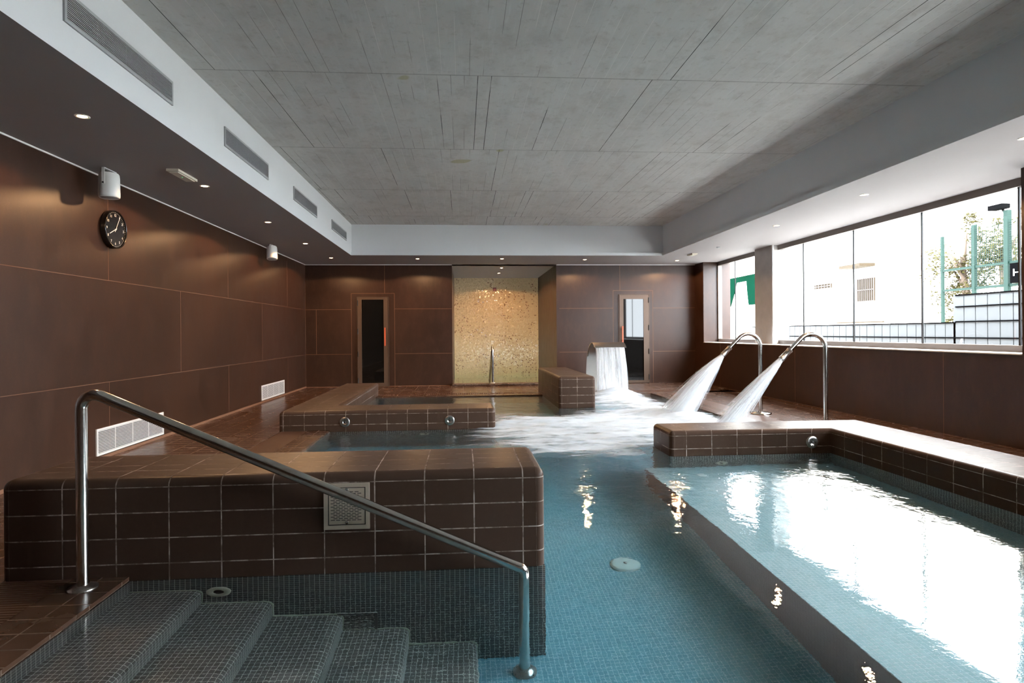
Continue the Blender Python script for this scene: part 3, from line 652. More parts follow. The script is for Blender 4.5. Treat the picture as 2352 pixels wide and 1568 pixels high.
def rail_back():
    t = thing('plunge_pool_handrail', 'slim upright steel handrail at the edge of the gold mosaic plunge pool', 'handrail', (0.665, 13.40, 0.075))
    P_ = [(0.665, 13.40, 0.075), (0.665, 13.40, 0.6), (0.665, 13.40, 0.80)]
    P_ += [(0.665, 13.48-0.08*math.cos(a), 0.80+0.08*math.sin(a)) for a in [(PI*0.66)*i/8 for i in range(1, 9)]]
    P_ += [(0.665, 15.2, -0.12), (0.665, 15.22, -0.9)]
    mb = MB(); mb.tube(P_, 0.024, 14); part(mb, 'rail_tube', M_steel, t)
    mb = MB(); mb.lathe((0.665, 13.40, 0.075), (0, 0, 1), [(0.055, 0), (0.055, 0.01), (0.03, 0.018)], 20); part(mb, 'base_flange', M_satin, t)
rail_back()

def spout(px, y, label, sgn=1):
    t = thing('swan_neck_spout', label, 'water spout', (px, y, DK)); r = 0.18; cz = 0.975; k = math.sqrt(0.5)
    P_ = [(px, y, DK), (px, y, 0.5), (px, y, cz-0.02)] + [(px-r+r*math.cos(a), y, cz+r*math.sin(a)) for a in [math.radians(135)*i/18 for i in range(19)]]
    tx, tz = px-r-r*k, cz+r*k
    e = 0.20; P_ += [(tx-e*k*0.5, y, tz-e*k*0.5), (tx-e*k, y, tz-e*k)]
    mb = MB(); mb.tube(P_, 0.0265, 22); part(mb, 'swan_neck', M_steel, t)
    mb = MB(); mb.lathe((px, y, DK), (0, 0, 1), [(0.147, 0), (0.147, 0.016), (0.142, 0.02), (0.03, 0.02), (0.028, 0.03)], 40); part(mb, 'base_flange', M_steel, t)
    s0 = Vector((tx-e*k, y, tz-e*k)); d = Vector((-k, 0, -k))
    mb = MB(); mb.tube([s0-d*0.008, s0+d*0.012, s0+d*0.014, s0+d*0.13, s0+d*0.132, s0+d*0.15], [0.037, 0.037, 0.033, 0.036, 0.038, 0.038], 22); part(mb, 'nozzle', M_satin, t)
    return s0+d*0.15, d

def jet(p0, d0, end, r_end, label, seed, bend=0.0):
    """a stream of water: core, looser outer shells, single strands"""
    rnd = random.Random(seed); P0 = Vector(p0); E = Vector(end); ctl = P0+Vector(d0)*((E-P0).length*0.45)
    def B(t): return P0*(1-t)**2+ctl*2*t*(1-t)+E*t*t
    def Tn(t): return ((ctl-P0)*2*(1-t)+(E-ctl)*2*t).normalized()
    t_ = thing('water_jet', label, 'water jet', tuple(E))
    def shell(scale, dens, name, m, seed2):
        mb = MB(); n = 40; rows = []
        for i in range(n+1):
            t = i/n; c = B(t); T = Tn(t); u = Vector((0, 1, 0)); v = T.cross(u).normalized()
            R = (0.030+(r_end-0.030)*t**0.92)*scale if scale > 0.99 else (0.028+(r_end*scale-0.028)*t**0.95)
            rows.append([c+(u*math.cos(2*PI*k/36)*0.9+v*math.sin(2*PI*k/36))*R*(1+0.10*t*noise.noise(Vector((k*0.9, seed2, i*0.03)))) for k in range(37)])
        ln = (E-P0).length
        mb.grid(rows, uvf=lambda i, j: (j/36*2+seed2, ln*i/n*1.0), at=lambda i, j: dens(i/n))
        part(mb, name, m, t_, 'dens')
    shell(0.42, lambda t: 0.72-0.15*t, 'core_stream', M_core, seed)
    shell(0.68, lambda t: 0.62-0.16*t, 'inner_spray', M_jet, seed+3)
    shell(0.88, lambda t: 0.52-0.16*t, 'middle_spray', M_jet, seed+5)
    shell(1.05, lambda t: 0.38-0.16*t, 'outer_spray', M_jet, seed+7)
    mb = MB()
    for q in range(70):
        a = rnd.random()*2*PI; rr = math.sqrt(rnd.random())*1.12; ta = rnd.random()*0.25; tb = min(1, ta+0.4+rnd.random()*0.6)
        pts = []
        for i in range(9):
            t = ta+(tb-ta)*i/8; c = B(t); T = Tn(t); u = Vector((0, 1, 0)); v = T.cross(u).normalized()
            R = (0.022+(r_end-0.022)*t**0.92)*rr
            pts.append(c+(u*math.cos(a)*0.9+v*math.sin(a))*R)
        mb.tube(pts, [0.0008+0.0014*math.sin(PI*i/8) for i in range(9)], 4, False)
    part(mb, 'water_strands', M_strand, t_)
M_strand = wisp_mat('water_strand', (1, 1), -1.0, 0.0, 0.30)

s1, d1 = spout(4.222, 8.21, 'polished steel swan-neck spout farther from the camera, on a round flange')
s2, d2 = spout(4.392, 6.95, 'polished steel swan-neck spout nearer the camera, rising behind the right ledge')
jet(s1, Vector((-0.62, 0, -0.70)), (2.98, 8.21, 0.0), 0.26, 'fan of white water shooting from the farther swan-neck spout', 11)
jet(s2, Vector((-0.66, 0, -0.72)), (3.10, 6.95, 0.0), 0.155, 'narrow white water jet from the swan-neck spout nearer the camera', 23)

# cascade
def cascade():
    t = thing('cascade_spout', 'curved sheet-steel cascade pouring a curtain of water beside the short block', 'water cascade', (2.78, 11.75, DK))
    pf = [(11.80, DK), (11.815, 0.25), (11.80, 0.50), (11.745, 0.72), (11.64, 0.87), (11.50, 0.955), (11.36, 0.988), (11.24, 0.975), (11.15, 0.935), (11.105, 0.90)]
    def cr(pts, n=6):
        out = []
        for i in range(len(pts)-1):
            p0 = pts[max(i-1, 0)]; p1 = pts[i]; p2 = pts[i+1]; p3 = pts[min(i+2, len(pts)-1)]
            for k in range(n):
                u = k/n; out.append(tuple(0.5*((2*p1[a])+(-p0[a]+p2[a])*u+(2*p0[a]-5*p1[a]+4*p2[a]-p3[a])*u*u+(-p0[a]+3*p1[a]-3*p2[a]+p3[a])*u**3) for a in (0, 1)))
        return out+[pts[-1]]
    C_ = cr(pf); th = 0.012; X0, X1 = 2.48, 3.085
    mb = MB(); rows = []
    off = []
    for i, (yy, zz) in enumerate(C_):
        a = C_[max(i-1, 0)]; b = C_[min(i+1, len(C_)-1)]; dy, dz = b[0]-a[0], b[1]-a[1]; l_ = math.hypot(dy, dz) or 1
        off.append((yy+dz/l_*th*-1*-1, zz-dy/l_*th))
    loop = C_+off[::-1]
    fl = lambda i: 0.10*(1-min(1, i/len(C_)*1.6)) if i < len(C_) else 0.10*(1-min(1, (len(loop)-1-i)/len(C_)*1.6))
    rows = [[(X0-fl(i)*0.25, p[0], p[1]) for i, p in enumerate(loop)], [(X1+fl(i)*0.25, p[0], p[1]) for i, p in enumerate(loop)]]
    mb.grid(rows, closed=True, smooth=False)
    for xs in (0, 1):
        for i in range(len(C_)-1):
            a, b, c_, d_ = rows[xs][i], rows[xs][i+1], rows[xs][len(loop)-2-i], rows[xs][len(loop)-1-i]
            mb.face([a, b, c_, d_] if xs == 0 else [d_, c_, b, a])
    part(mb, 'curved_sheet', M_satin, t)
    for xe in (X0+0.004, X1-0.004): mb = MB(); mb.tube([(xe, a, b) for a, b in C_[18:]], 0.008, 8); part(mb, 'rolled_edge', M_steel, t)
    mb = MB(); mb.box(X0-0.08, X1+0.08, 11.77, 11.86, DK, DK+0.012); part(mb, 'base_plate', M_satin, t)
    # the falling curtain
    wt = thing('water_curtain', 'streaked white curtain of water falling from the curved steel cascade', 'water curtain', (2.8, 11.0, 0))
    for layer, (dy, m_, dn) in enumerate(((0.0, M_fall, 0.60), (0.03, M_fall, 0.50))):
        mb = MB(); rows = []; n = 26; mm = 60
        for i in range(n+1):
            q = i/n; z_ = 0.905-0.905*q; yy = 11.10-0.13*math.sqrt(q)-dy*(1-q*0.4)+0.02
            rows.append([(X0+0.03+(X1-X0-0.06)*j/mm+0.05*q*(j/mm)+0.006*math.sin(j*1.3+layer)*q, yy+0.010*noise.noise(Vector((j*0.25, i*0.05, layer)))+0.05*(abs(j/mm-0.5)*2)**6, z_) for j in range(mm+1)])
        mb.grid(rows, uvf=lambda i, j: (j/mm+layer*3.3, 0.9*i/n), at=lambda i, j: dn+0.22*(abs(j/mm-0.5)*2)**8+0.10*(i/n)**3)
        part(mb, 'water_sheet' if layer == 0 else 'front_water_sheet', m_, wt, 'dens')
    mb = MB(); rnd = random.Random(5)
    for q in range(90):
        j = rnd.random(); x_ = X0+0.03+(X1-X0-0.06)*j; ta = rnd.random()*0.3; tb = min(1, ta+0.3+rnd.random()*0.7)
        mb.tube([(x_+0.05*u*j, 11.10-0.13*math.sqrt(u)-0.012, 0.905-0.905*u) for u in [ta+(tb-ta)*i/8 for i in range(9)]], [0.0006+0.0018*math.sin(PI*i/8) for i in range(9)], 4, False)
    part(mb, 'water_strands', M_strand, wt)
cascade()

# foam on the churned water
def foam_value(x, y):
    def g(cx, cy, rx, ry, s): return s*math.exp(-(((x-cx)/rx)**2+((y-cy)/ry)**2))
    v = g(2.8, 10.7, 0.9, 0.8, 0.9)+g(3.0, 9.2, 1.0, 1.3, 0.75)+g(2.9, 8.1, 1.1, 0.7, 0.95)+g(2.9, 7.0, 1.1, 0.55, 0.9)+g(1.7, 7.3, 1.3, 0.95, 0.85)+g(1.35, 6.05, 1.0, 0.55, 0.80)+g(0.6, 7.4, 0.7, 0.8, 0.6)+g(1.0, 8.2, 0.9, 0.6, 0.45)
    v += g(0.0, 6.3, 0.8, 0.3, 0.30)
    e = lambda a, b, t: max(0, min(1, (t-a)/(b-a)))
    v *= e(5.35, 5.75, y+0.20*noise.noise(Vector((x*2.1, 3.0, 0))))
    if x > 1.80: v *= e(5.62, 6.2, y)
    if x > 3.1: v *= 1-0.8*e(3.1, 3.6, x)
    v *= e(-0.7, 0.2, x)
    if x < 1.55: v *= 1-e(8.7, 9.2, y)
    return min(1.0, v)
mb = MB(); gx, gy = 150, 190; X0, X1, Y0, Y1 = -0.8, 3.59, 5.2, 11.24
vals = {}
def foam_pt(i, j):
    x_ = X0+(X1-X0)*j/gx; y_ = Y0+(Y1-Y0)*i/gy; v = foam_value(x_, y_); vals[(i, j)] = v
    h = noise.fractal(Vector((x_*1.3, y_*4.2, 0.0)), 0.8, 2.1, 4)
    lump = 0.12*math.exp(-(((x_-2.8)/0.42)**2+((y_-10.93)/0.22)**2))+0.09*math.exp(-(((x_-3.0)/0.4)**2+((y_-8.2)/0.35)**2))+0.06*math.exp(-(((x_-3.1)/0.3)**2+((y_-6.95)/0.3)**2))
    return (x_, y_, 0.006+v*(0.020+0.045*max(-0.45, h))+lump*(0.9+0.4*h))
rows = [[foam_pt(i, j) for j in range(gx+1)] for i in range(gy+1)]
mb.grid(rows, uvf=lambda i, j: ((X0+(X1-X0)*j/gx)*1.0, (Y0+(Y1-Y0)*i/gy)*1.0), at=lambda i, j: vals[(i, j)])
o = mb.build('pool_foam', M_foam, None, 'foam'); tag(o, 'churning white foam on the pool below the cascade and the two spouts', 'foam'); o['kind'] = 'stuff'

# ------------------------------------------------------------------ doors
def door(n, x0, x1, ztop, gx0, gx1, gz0, gz1, hx, hz0, hz1, side, label):
    y = YB; t = struct(bpy.data.objects.new('door_%d' % n, None)); C.objects.link(t); t.location = (x0, y, DK)
    def pt(mb, nm, m): return part(mb, nm, m, t)
    mb = MB(); d = 0.035
    mb.box(x0, x1, y-d, y, gz1, ztop); mb.box(x0, x1, y-d, y, DK+0.01, gz0); mb.box(x0, gx0, y-d, y, gz0, gz1); mb.box(gx1, x1, y-d, y, gz0, gz1)
    mb.box(gx0, gx1, y-0.012, y-0.002, gz0, gz1, mi=1)
    mb.box(x0-0.02, x0-0.008, y-0.02, y, DK, ztop+0.02); mb.box(x1+0.008, x1+0.02, y-0.02, y, DK, ztop+0.02); mb.box(x0-0.02, x1+0.02, y-0.02, y, ztop+0.008, ztop+0.02)
    pt(mb, 'door_frame', [M_bronze, M_black])
    mb = MB(); mb.box(gx0, gx1, y-0.020, y-0.013, gz0, gz1); pt(mb, 'glass_pane', M_tint)
    mb = MB(); mb.box(hx-0.014, hx+0.014, y-0.105, y-0.080, hz0, hz1); h = pt(mb, 'door_handle', M_red)
    for zz in (hz0+0.06, hz1-0.06):
        mb = MB(); mb.tube([(hx, y-0.085, zz), (hx, y-0.034, zz)], 0.010, 10); o_ = mb.build('handle_post', M_black, h); place(o_, t.location)
    for zz in (0.16, 0.75, ztop-0.75 if ztop > 1.4 else 1.2, ztop-0.12):
        xx = x1 if side > 0 else x0
        mb = MB(); mb.tube([(xx-side*0.004, y-0.042, zz-0.06), (xx-side*0.004, y-0.042, zz+0.06)], 0.011, 10); pt(mb, 'hinge', M_black)
door(1, -2.330, -1.665, 2.005, -2.241, -1.758, 0.105, 1.962, -1.722, 0.93, 1.335, -1, '')
door(2, 3.590, 4.275, 2.045, 3.682, 4.153, 0.085, 1.952, 3.645, 0.945, 1.33, 1, '')

# ------------------------------------------------------------------ windows
def window(n, y0, y1, joints):
    t = struct(bpy.data.objects.new('window_%d' % n, None)); C.objects.link(t); t.location = (XG, (y0+y1)/2, 0.957)
    a, b = XG-0.02, XG+0.07; z0, z1 = 0.957, SZ
    mb = MB(); mb.box(a, b, y0, y1, z1-0.085, z1); mb.box(a, b, y0, y1, z0, z0+0.07)
    mb.box(a, b, y0, y0+0.035, z0, z1); mb.box(a, b, y1-0.045, y1, z0, z1); part(mb, 'window_frame', M_frame, t)
    mb = MB(); mb.box(XG+0.02, XG+0.028, y0+0.02, y1-0.02, z0+0.05, z1-0.07); part(mb, 'glass_pane', M_glass, t)
    for yj in joints:
        mb = MB(); mb.box(XG+0.012, XG+0.030, yj-0.009, yj+0.009, z0+0.06, z1-0.08); part(mb, 'glazing_bar', M_bar, t)
window(1, 5.38, 13.0, (5.762, 7.07, 8.381, 9.675, 10.95, 12.2))
window(2, -0.6, 4.90, (0.6, 1.9, 3.2, 4.4))  # out of view, added to let in more daylight
col = thing('concrete_column', 'raw concrete column standing between the panes of the window', 'column', (5.72, 10.72, 0.957))
mb = MB(); mb.box(5.58, 5.90, 10.42, 11.04, 0.945, SZ+0.005); part(mb, 'shaft', M_column, col)
mb = MB(); mb.tube([(5.60, 10.405, 0.95), (5.60, 10.405, SZ)], 0.018, 10); part(mb, 'cable_pipe', M_sill, col)

# ------------------------------------------------------------------ ceiling lamps and small fittings
LAMP = {}
def downlight(x, y, label, z=SZ):
    group = 'recessed downlights in the soffit'
    if not LAMP:
        t = bpy.data.objects.new('downlight', None); C.objects.link(t)
        mb = MB(); mb.lathe((0, 0, 0), (0, 0, -1), [(0.048, -0.002), (0.048, 0.003), (0.036, 0.005), (0.030, 0.001)], 28); LAMP['r'] = mb.build('trim_ring', M_white, t)
        mb = MB(); mb.lathe((0, 0, 0), (0, 0, -1), [(0.030, 0.0), (0.030, 0.0015), (0, 0.0015)], 24); LAMP['d'] = mb.build('lens', M_lamp, t)
        ld = bpy.data.lights.new('lamp_beam', 'SPOT'); ld.energy = SPOT_W; ld.color = (1.0, 0.56, 0.26); ld.spot_size = math.radians(158); ld.spot_blend = 0.12; ld.shadow_soft_size = 0.03
        lo = bpy.data.objects.new('lamp_beam', ld); C.objects.link(lo); lo.parent = t; lo.location = (0, 0, -0.012); LAMP['l'] = lo; LAMP['t'] = t
    else:
        t = LAMP['t'].copy(); C.objects.link(t)
        for k in ('r', 'd', 'l'):
            c = LAMP[k].copy(); C.objects.link(c); c.parent = t
    t.location = (x, y, z); tag(t, label, 'ceiling light', group); return t
for (x, y, l) in [(-2.656, 4.396, 'recessed downlight in the left soffit, largest and nearest, above the speaker'),
                  (-2.656, 6.388, 'recessed downlight in the left soffit beside the emergency light'),
                  (-2.660, 8.408, 'recessed downlight in the left soffit, third from the camera'),
                  (-2.660, 10.365, 'recessed downlight in the left soffit, fourth from the camera, past the second speaker'),
                  (-2.650, 12.308, 'recessed downlight in the far left corner of the soffit'),
                  (-0.921, 12.437, 'recessed downlight in the far soffit just right of the left door'),
                  (0.829, 12.424, 'recessed downlight in the far soffit, centred before the gold mosaic recess'),
                  (0.933, 14.176, 'recessed downlight inside the recess ceiling, the one nearer its opening'),
                  (0.946, 15.417, 'recessed downlight inside the recess ceiling, the one nearer the gold mosaic'),
                  (2.605, 12.561, 'recessed downlight in the far soffit above the steel cascade'),
                  (4.671, 12.701, 'recessed downlight in the far right corner, over the right door wall'),
                  (4.618, 8.476, 'recessed downlight in the window-side soffit, just past the concrete column'),
                  (4.591, 6.509, 'recessed downlight in the window-side soffit, second from the camera'),
                  (4.560, 4.525, 'recessed downlight in the window-side soffit, cut by the right edge of the view')]:
    downlight(x, y, l)

def emergency(x, y, ln, label):
    t = thing('emergency_light', label, 'emergency light', (x, y, SZ))
    mb = MB(); mb.box(x-0.055, x+0.055, y-ln/2, y+ln/2, SZ-0.022, SZ); part(mb, 'housing', M_cream, t)
    mb = MB(); mb.box(x-0.040, x+0.040, y-ln/2+.03, y+ln/2-.03, SZ-0.030, SZ-0.022); part(mb, 'diffuser', M_cream, t)
    mb = MB(); mb.lathe((x, y, SZ-0.030), (0, 0, -1), [(0.005, 0), (0.005, 0.002), (0, 0.002)], 10); part(mb, 'indicator_lamp', M_green, t)
M_green = simple('green_indicator', (0.05, 0.6, 0.2), 0.4, emit=((0.1, 1.0, 0.35), 1.5))
emergency(-2.672, 5.93, 0.40, 'slim cream emergency light on the left soffit between two downlights')
emergency(4.592, 11.63, 0.27, 'small grey emergency light on the far right soffit')
sdn = thing('smoke_detector', 'tiny dark round detector on the window-side soffit before the column', 'detector', (4.70, 10.66, SZ))
mb = MB(); mb.lathe((4.70, 10.66, SZ), (0, 0, -1), [(0.035, 0), (0.033, 0.012), (0.015, 0.022), (0, 0.022)], 20); part(mb, 'housing', M_vent, sdn)

def speaker(y, z, tilt, label):
    x = -3.27; t = thing('wall_speaker', label, 'speaker', (x, y, SZ)); ax = Vector((0.0, 0.0, -1)); ax = Vector((math.sin(tilt)*0.3, -math.sin(tilt), -math.cos(tilt))).normalized()
    c = Vector((x, y, z+0.115))
    mb = MB(); mb.lathe(c, ax, [(0.074, 0.0), (0.082, 0.012), (0.086, 0.05), (0.088, 0.205), (0.086, 0.222), (0.078, 0.228), (0.074, 0.226)], 36); part(mb, 'drum_body', M_white, t)
    mb = MB(); mb.lathe(c+ax*0.222, ax, [(0.072, 0), (0.072, 0.004), (0, 0.006)], 30); part(mb, 'front_grille', M_vent, t)
    mb = MB()
    for s in (-1, 1):
        mb.box(x-0.014, x+0.014, y+s*0.095-0.003, y+s*0.095+0.003, z, SZ-0.006)
    mb.box(x-0.014, x+0.014, y-0.098, y+0.098, SZ-0.008, SZ); part(mb, 'mounting_bracket', M_white, t)
    for s in (-1, 1):
        mb = MB(); mb.lathe((x, y+s*0.098, z+0.012), (0, s, 0), [(0.008, 0), (0.008, 0.004), (0, 0.004)], 10); part(mb, 'bolt', M_black, t)
speaker(5.80, 2.595, 0.0, 'white drum speaker under the soffit above the wall clock')
speaker(10.55, 2.60, 0.22, 'white drum speaker tilted outwards, far along the left wall')

def text_faces(mb, s, size, origin, u, v, n, mi=0, depth=0.0008):
    cu = bpy.data.curves.new('t', 'FONT'); cu.body = s; cu.size = size; cu.align_x = 'CENTER'; cu.align_y = 'CENTER'; cu.extrude = depth
    ob = bpy.data.objects.new('t', cu); C.objects.link(ob); bpy.context.view_layer.update()
    me = bpy.data.meshes.new_from_object(ob.evaluated_get(bpy.context.evaluated_depsgraph_get()))
    u, v, n, o_ = Vector(u), Vector(v), Vector(n), Vector(origin)
    b = len(mb.v); mb.v += [tuple(o_+u*q.co.x+v*q.co.y+n*q.co.z) for q in me.vertices]
    for p in me.polygons:
        mb.f.append(tuple(b+i for i in p.vertices)); mb.mi.append(mi); mb.sm.append(False); mb.uv.append([(0, 0)]*len(p.vertices))
    bpy.data.objects.remove(ob); bpy.data.meshes.remove(me); bpy.data.curves.remove(cu)
def clock():
    cy, cz, R = 6.172, 2.252, 0.188; x = XL; t = thing('wall_clock', 'round black wall clock with white numerals on the brown left wall', 'clock', (x, cy, cz)); n = Vector((1, 0, 0))
    mb = MB(); mb.lathe((x, cy, cz), n, [(R*0.93, 0), (R*0.985, 0.004), (R, 0.02), (R, 0.052), (R*0.985, 0.058), (R*0.955, 0.060), (R*0.935, 0.054), (R*0.93, 0.045)], 72); part(mb, 'case', M_clock, t)
    mb = MB(); mb.lathe((x+0.040, cy, cz), n, [(R*0.94, 0), (R*0.94, 0.004), (0, 0.004)], 60); part(mb, 'dial', M_face, t)
    fx = x+0.0455
    for k in range(1, 13):
        mb = MB(); a = PI/2-k*PI/6; text_faces(mb, str(k), 0.036, (fx, cy+math.cos(a)*R*0.74, cz+math.sin(a)*R*0.74), (0, 1, 0), (0, 0, 1), (1, 0, 0)); part(mb, 'numeral', M_mark, t)
    mb = MB()
    for k in range(60):
        a = k*PI/30; mb.lathe((x+0.044, cy+math.cos(a)*R*0.885, cz+math.sin(a)*R*0.885), n, [(0.0024 if k % 5 else 0.0036, 0), (0.0024 if k % 5 else 0.0036, 0.0012), (0, 0.0012)], 8)
    part(mb, 'minute_dots', M_mark, t)
    def hand(a, ln, w_, nm, dx):
        mb = MB(); u = Vector((0, math.cos(a), math.sin(a))); v = Vector((0, -math.sin(a), math.cos(a))); o_ = Vector((x+dx, cy, cz))
        q = [o_-u*0.028-v*w_, o_+u*ln-v*w_*0.8, o_+u*ln+v*w_*0.8, o_-u*0.028+v*w_]; q2 = [p+n*0.0015 for p in q]
        mb.face(q2); mb.face(q[::-1])
        for i in range(4): mb.face([q[i], q[(i+1) % 4], q2[(i+1) % 4], q2[i]])
        part(mb, nm, M_mark, t)
    hand(math.radians(90-29), R*0.82, 0.0030, 'minute_hand', 0.050); hand(math.radians(90-242), R*0.58, 0.0036, 'hour_hand', 0.047)
    mb = MB(); mb.lathe((x+0.044, cy, cz), n, [(0.007, 0), (0.007, 0.010), (0, 0.010)], 16); part(mb, 'centre_cap', M_mark, t)
clock()

def vent(y0, y1, z0, z1, x, m, nb, label, cat='air vent', group=None):
    t = thing('air_vent', label, cat, (x, (y0+y1)/2, (z0+z1)/2), group); fr = 0.020
    mb = MB()
    for (a, b, c_, d_) in ((y0, y1, z1-fr, z1), (y0, y1, z0, z0+fr), (y0, y0+fr, z0+fr, z1-fr), (y1-fr, y1, z0+fr, z1-fr)): mb.box(x, x+0.012, a, b, c_, d_)
    part(mb, 'frame', m, t)
    mb = MB(); mb.box(x+0.0003, x+0.0012, y0+fr, y1-fr, z0+fr, z1-fr); part(mb, 'dark_duct', M_black, t)
    mb = MB(); H = z1-z0-2*fr
    for k in range(nb):
        zc = z0+fr+H*(k+0.5)/nb; mb.box(x+0.003, x+0.010, y0+fr, y1-fr, zc-H/nb*0.19, zc+H/nb*0.19)
    for f in (0.25, 0.5, 0.75): mb.box(x+0.001, x+0.004, y0+(y1-y0)*f-0.004, y0+(y1-y0)*f+0.004, z0+fr, z1-fr)
    part(mb, 'louvre_blades', m, t)
XF = -2.174
vent(3.435, 4.664, 2.930, 3.110, XF, M_vent, 13, 'long grey louvred vent in the white fascia, nearest and partly cut by the top edge')
vent(5.650, 6.883, 2.937, 3.117, XF, M_vent, 13, 'grey louvred vent in the white fascia, second from the camera')
vent(7.895, 9.128, 2.943, 3.119, XF, M_vent, 13, 'grey louvred vent in the white fascia, third from the camera')
vent(10.15, 11.405, 2.954, 3.119, XF, M_vent, 13, 'grey louvred vent in the white fascia, smallest and farthest')
vent(5.905, 7.170, 0.060, 0.315, XL, M_white, 15, 'white louvred vent low on the brown wall, nearest, partly behind the handrail')
vent(10.56, 11.860, 0.062, 0.320, XL, M_white, 15, 'white louvred vent low on the brown wall, the farther one near the corner')
pq = thing('call_plate', 'small dark red square plate high on the gold mosaic wall', 'plate', (0.90, 16.78, 2.42))
mb = MB(); mb.box(0.855, 0.955, 16.765, 16.79, 2.37, 2.47); part(mb, 'plate', simple('dark_red_plastic', (0.20, 0.05, 0.05), 0.4), pq)
mb = MB(); mb.box(0.875, 0.935, 16.760, 16.765, 2.39, 2.45); part(mb, 'button', simple('red_plastic', (0.30, 0.07, 0.07), 0.4), pq)

# ------------------------------------------------------------------ outside
M_ground = simple('pale_paving', (0.55, 0.52, 0.48), 0.8, vary=0.05, scale=1)
M_facade = simple('cream_render', (0.86, 0.80, 0.70), 0.9, vary=0.02, scale=0.6)
M_fence = simple('white_privacy_slat', (0.14, 0.145, 0.15), 0.8, vary=0.02, spec=0.1)
M_rail = simple('dark_fence_rail', (0.004, 0.004, 0.0045), 0.7, spec=0.0)
M_gsteel = simple('green_painted_steel', (0.006, 0.018, 0.0135), 0.6, spec=0.1)
M_tan = simple('tan_awning', (0.035, 0.026, 0.017), 0.8, spec=0.1)
M_iron = simple('brown_iron_grille', (0.03, 0.018, 0.013), 0.6)
M_green_w = simple('green_mural_paint', (0.0012, 0.012, 0.0068), 0.8, vary=0.04, spec=0.0)
M_banner = simple('black_banner', (0.0018, 0.0018, 0.002), 0.8, spec=0.0)
mb = MB(); mb.box(6.0, 60, -30, 90, -0.4, -0.2); struct(mb.build('ground_outside', M_ground))
fa = thing('apartment_facade', 'cream building wall beyond the fence', 'building', (20, 35, -0.2))
mb = MB(); mb.box(20, 26, 22.26, 60, -0.2, 11.0); part(mb, 'wall', M_facade, fa)
def fwin(y0, y1, z0, z1, bars):
    mb = MB(); mb.box(19.97, 20.0, y0, y1, z0, z1); fr_ = part(mb, 'window', M_tan, fa)
    mb = MB()
    for k in range(bars+1):
        yy = y0+(y1-y0)*k/bars; mb.box(19.90, 19.93, yy-0.02, yy+0.02, z0, z1)
    for zz in (z0, (z0+z1)/2, z1): mb.box(19.90, 19.93, y0, y1, zz-0.02, zz+0.02)
    o_ = mb.build('grille', M_iron, fr_); place(o_, fa.location)
fwin(27.6, 28.95, 2.62, 3.75, 9); fwin(31.0, 32.6, 3.5, 3.75, 6); 
mb = MB(); mb.box(19.2, 20, 27.6, 29.2, 4.30, 4.45); part(mb, 'awning', M_tan, fa)
mb = MB(); mb.box(19.9, 20, 27.0, 30.5, 1.55, 1.62); part(mb, 'ledge', M_tan, fa)
mb = MB(); mb.box(19.6, 20, 39.8, 41.4, 5.3, 5.9); part(mb, 'air_conditioner', M_vent, fa)
mu = thing('green_mural', 'green painted panel with a white arch-shaped gap, seen left of the column', 'mural', (19.9, 40, 3.0))
mb = MB(); X_ = 19.95
def mp(y, z): return (X_, y, z)
# panel left and right of the pale arch, plus the strip above it
for q in ([mp(43.6, 5.10), mp(42.6, 5.10), mp(42.6, 3.9), mp(43.2, 3.0), mp(43.6, 3.0)], [mp(42.6, 5.10), mp(40.7, 5.10), mp(40.7, 4.7), mp(42.2, 4.7), mp(42.6, 3.9)], [mp(40.7, 5.10), mp(38.6, 5.10), mp(38.6, 3.0), mp(40.4, 3.0), mp(40.6, 3.9), mp(40.7, 4.7)]):
    mb.face(q); mb.face([(p[0]+0.03, p[1], p[2]) for p in q][::-1])
part(mb, 'painted_panel', M_green_w, mu)

# fence of white slats
def fence(y0, y1, ztop, label):
    X = 8.0; t = thing('slat_fence', label, 'fence', (X, (y0+y1)/2, -0.2)); mb = MB(); y = y0; sp_ = 0.2145
    while y < y1-0.05:
        mb.box(X, X+0.02, y+0.008, y+sp_-0.008, -0.2, ztop); y += sp_
    part(mb, 'slats', M_fence, t)
    mb = MB(); mb.box(X+0.021, X+0.026, y0, y1, -0.2, ztop-0.005); part(mb, 'dark_gap_sheet', M_rail, t)  # dark sheet added behind the slats to darken the gaps
    for z_ in (1.06, 0.6, 1.32, 1.56, ztop-0.01):
        if z_ > ztop: continue
        mb = MB(); mb.box(X-0.012, X, y0, y1, z_-0.010, z_+0.010); part(mb, 'rail', M_rail, t)
    k = y0
    while k <= y1:
        mb = MB(); mb.box(X+0.03, X+0.07, k-0.03, k+0.03, -0.2, ztop-0.02); part(mb, 'post', M_rail, t); k += 2.145*1.2
fence(6.0-4.3, 9.15, 1.757, 'tall white slatted fence panel outside, at the right end of the window')
fence(9.15, 16.0, 1.316, 'lower white slatted fence outside, along the middle of the window')

# court enclosure
ce = thing('court_enclosure', 'green steel court enclosure standing behind the tall fence', 'sports enclosure', (14, 15, -0.2))
for y_, h, r_ in ((15.38, 4.05, 0.045), (14.38, 4.25, 0.06), (16.47, 3.9, 0.035), (13.3, 4.2, 0.07), (12.0, 4.2, 0.07)):
    mb = MB(); mb.box(14-r_, 14+r_, y_-r_, y_+r_, -0.2, h); part(mb, 'post', M_gsteel, ce)
for z_ in (2.9, 2.32):
    mb = MB(); mb.box(13.97, 14.03, 10, 16.5, z_-0.03, z_+0.03); part(mb, 'rail', M_gsteel, ce)
mb = MB(); 
for k in range(60): mb.box(13.995, 14.005, 12+k*0.06, 12.006+k*0.06, 2.3, 4.0)
for k in range(28): mb.box(13.995, 14.005, 12, 15.5, 2.3+k*0.06, 2.306+k*0.06)
part(mb, 'wire_mesh', M_gsteel, ce)
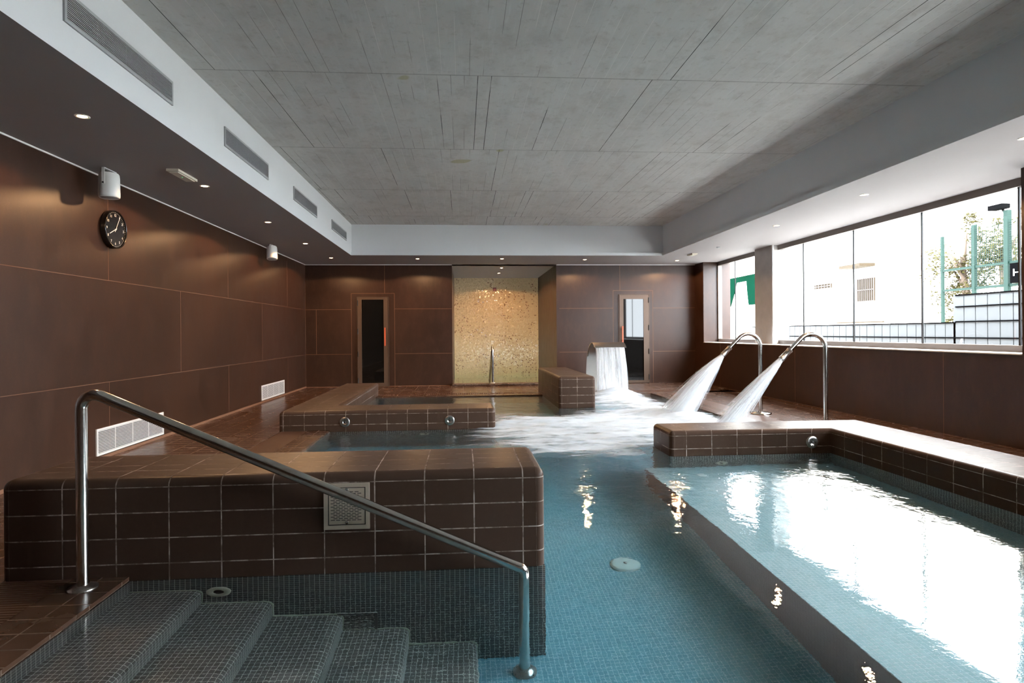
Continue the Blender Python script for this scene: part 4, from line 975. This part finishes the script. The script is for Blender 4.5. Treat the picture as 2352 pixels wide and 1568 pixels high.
mb = MB(); mb.box(13.98, 14.02, 10.0, 15.4, -0.2, 2.28); part(mb, 'glass_wall', M_glass, ce)
bn = thing('black_banner', 'black banner with white capital letters hung on the court enclosure', 'banner', (13.93, 13.7, 2.5))
mb = MB(); mb.box(13.90, 13.93, 13.0, 14.22, 2.36, 2.86); part(mb, 'cloth', M_banner, bn)
mb = MB(); text_faces(mb, 'HI', 0.26, (13.895, 13.98, 2.61), (0, -1.35, 0), (0, 0, 1), (-1, 0, 0)); part(mb, 'lettering', M_mark, bn)
fl_ = thing('floodlight', 'dark floodlight on top of the green court post', 'floodlight', (14, 14.38, 4.25))
mb = MB(); mb.box(13.8, 14.05, 14.35, 14.75, 4.30, 4.42); part(mb, 'lamp_head', M_banner, fl_)
mb = MB(); mb.tube([(14, 14.45, 4.2), (13.97, 14.5, 4.32)], 0.03, 8); part(mb, 'bracket', M_banner, fl_)

def tree(x, y, h, r, seed, label):
    rnd = random.Random(seed); t = thing('broadleaf_tree', label, 'tree', (x, y, -0.2), 'trees beyond the court')
    mb = MB(); mb.tube([(x, y, -0.2), (x+0.1, y, h*0.4), (x, y+0.1, h*0.75)], [0.2, 0.15, 0.06], 10)
    for k in range(7):
        a = rnd.random()*2*PI; z_ = h*(0.35+0.06*k); mb.tube([(x, y, z_), (x+math.cos(a)*r*0.6, y+math.sin(a)*r*0.6, z_+h*0.2)], [0.06, 0.02], 6)
    part(mb, 'trunk', M_bark, t)
    mb = MB()
    cl = [(x+rnd.gauss(0, r*0.42), y+rnd.gauss(0, r*0.42), h*0.68+rnd.gauss(0, h*0.16), r*(0.22+0.22*rnd.random())) for _ in range(26)]
    for (cx, cy, cz_, cr_) in cl:
        for q in range(190):
            d = Vector((rnd.gauss(0, 1), rnd.gauss(0, 1), rnd.gauss(0, 1))).normalized()*cr_*rnd.random()**0.35
            c = Vector((cx, cy, cz_))+d; a = Vector((rnd.gauss(0, 1), rnd.gauss(0, 1), rnd.gauss(0, 1))).normalized(); b = a.orthogonal().normalized(); s_ = 0.035+0.035*rnd.random()
            mb.face([c-a*s_, c-b*s_*0.6, c+a*s_, c+b*s_*0.6])
    part(mb, 'foliage', M_leaf, t)
M_bark = simple('tree_bark', (0.10, 0.07, 0.05), 0.9); M_leaf = simple('yellow_green_leaves', (0.036, 0.030, 0.007), 0.7, vary=0.3, scale=3, spec=0.1)
tree(17.6, 19.75, 5.0, 1.15, 1, 'yellow-green tree behind the court posts, the left one beside the facade corner')
tree(17.9, 18.55, 5.2, 1.2, 2, 'yellow-green tree behind the court, the right one behind the floodlight')
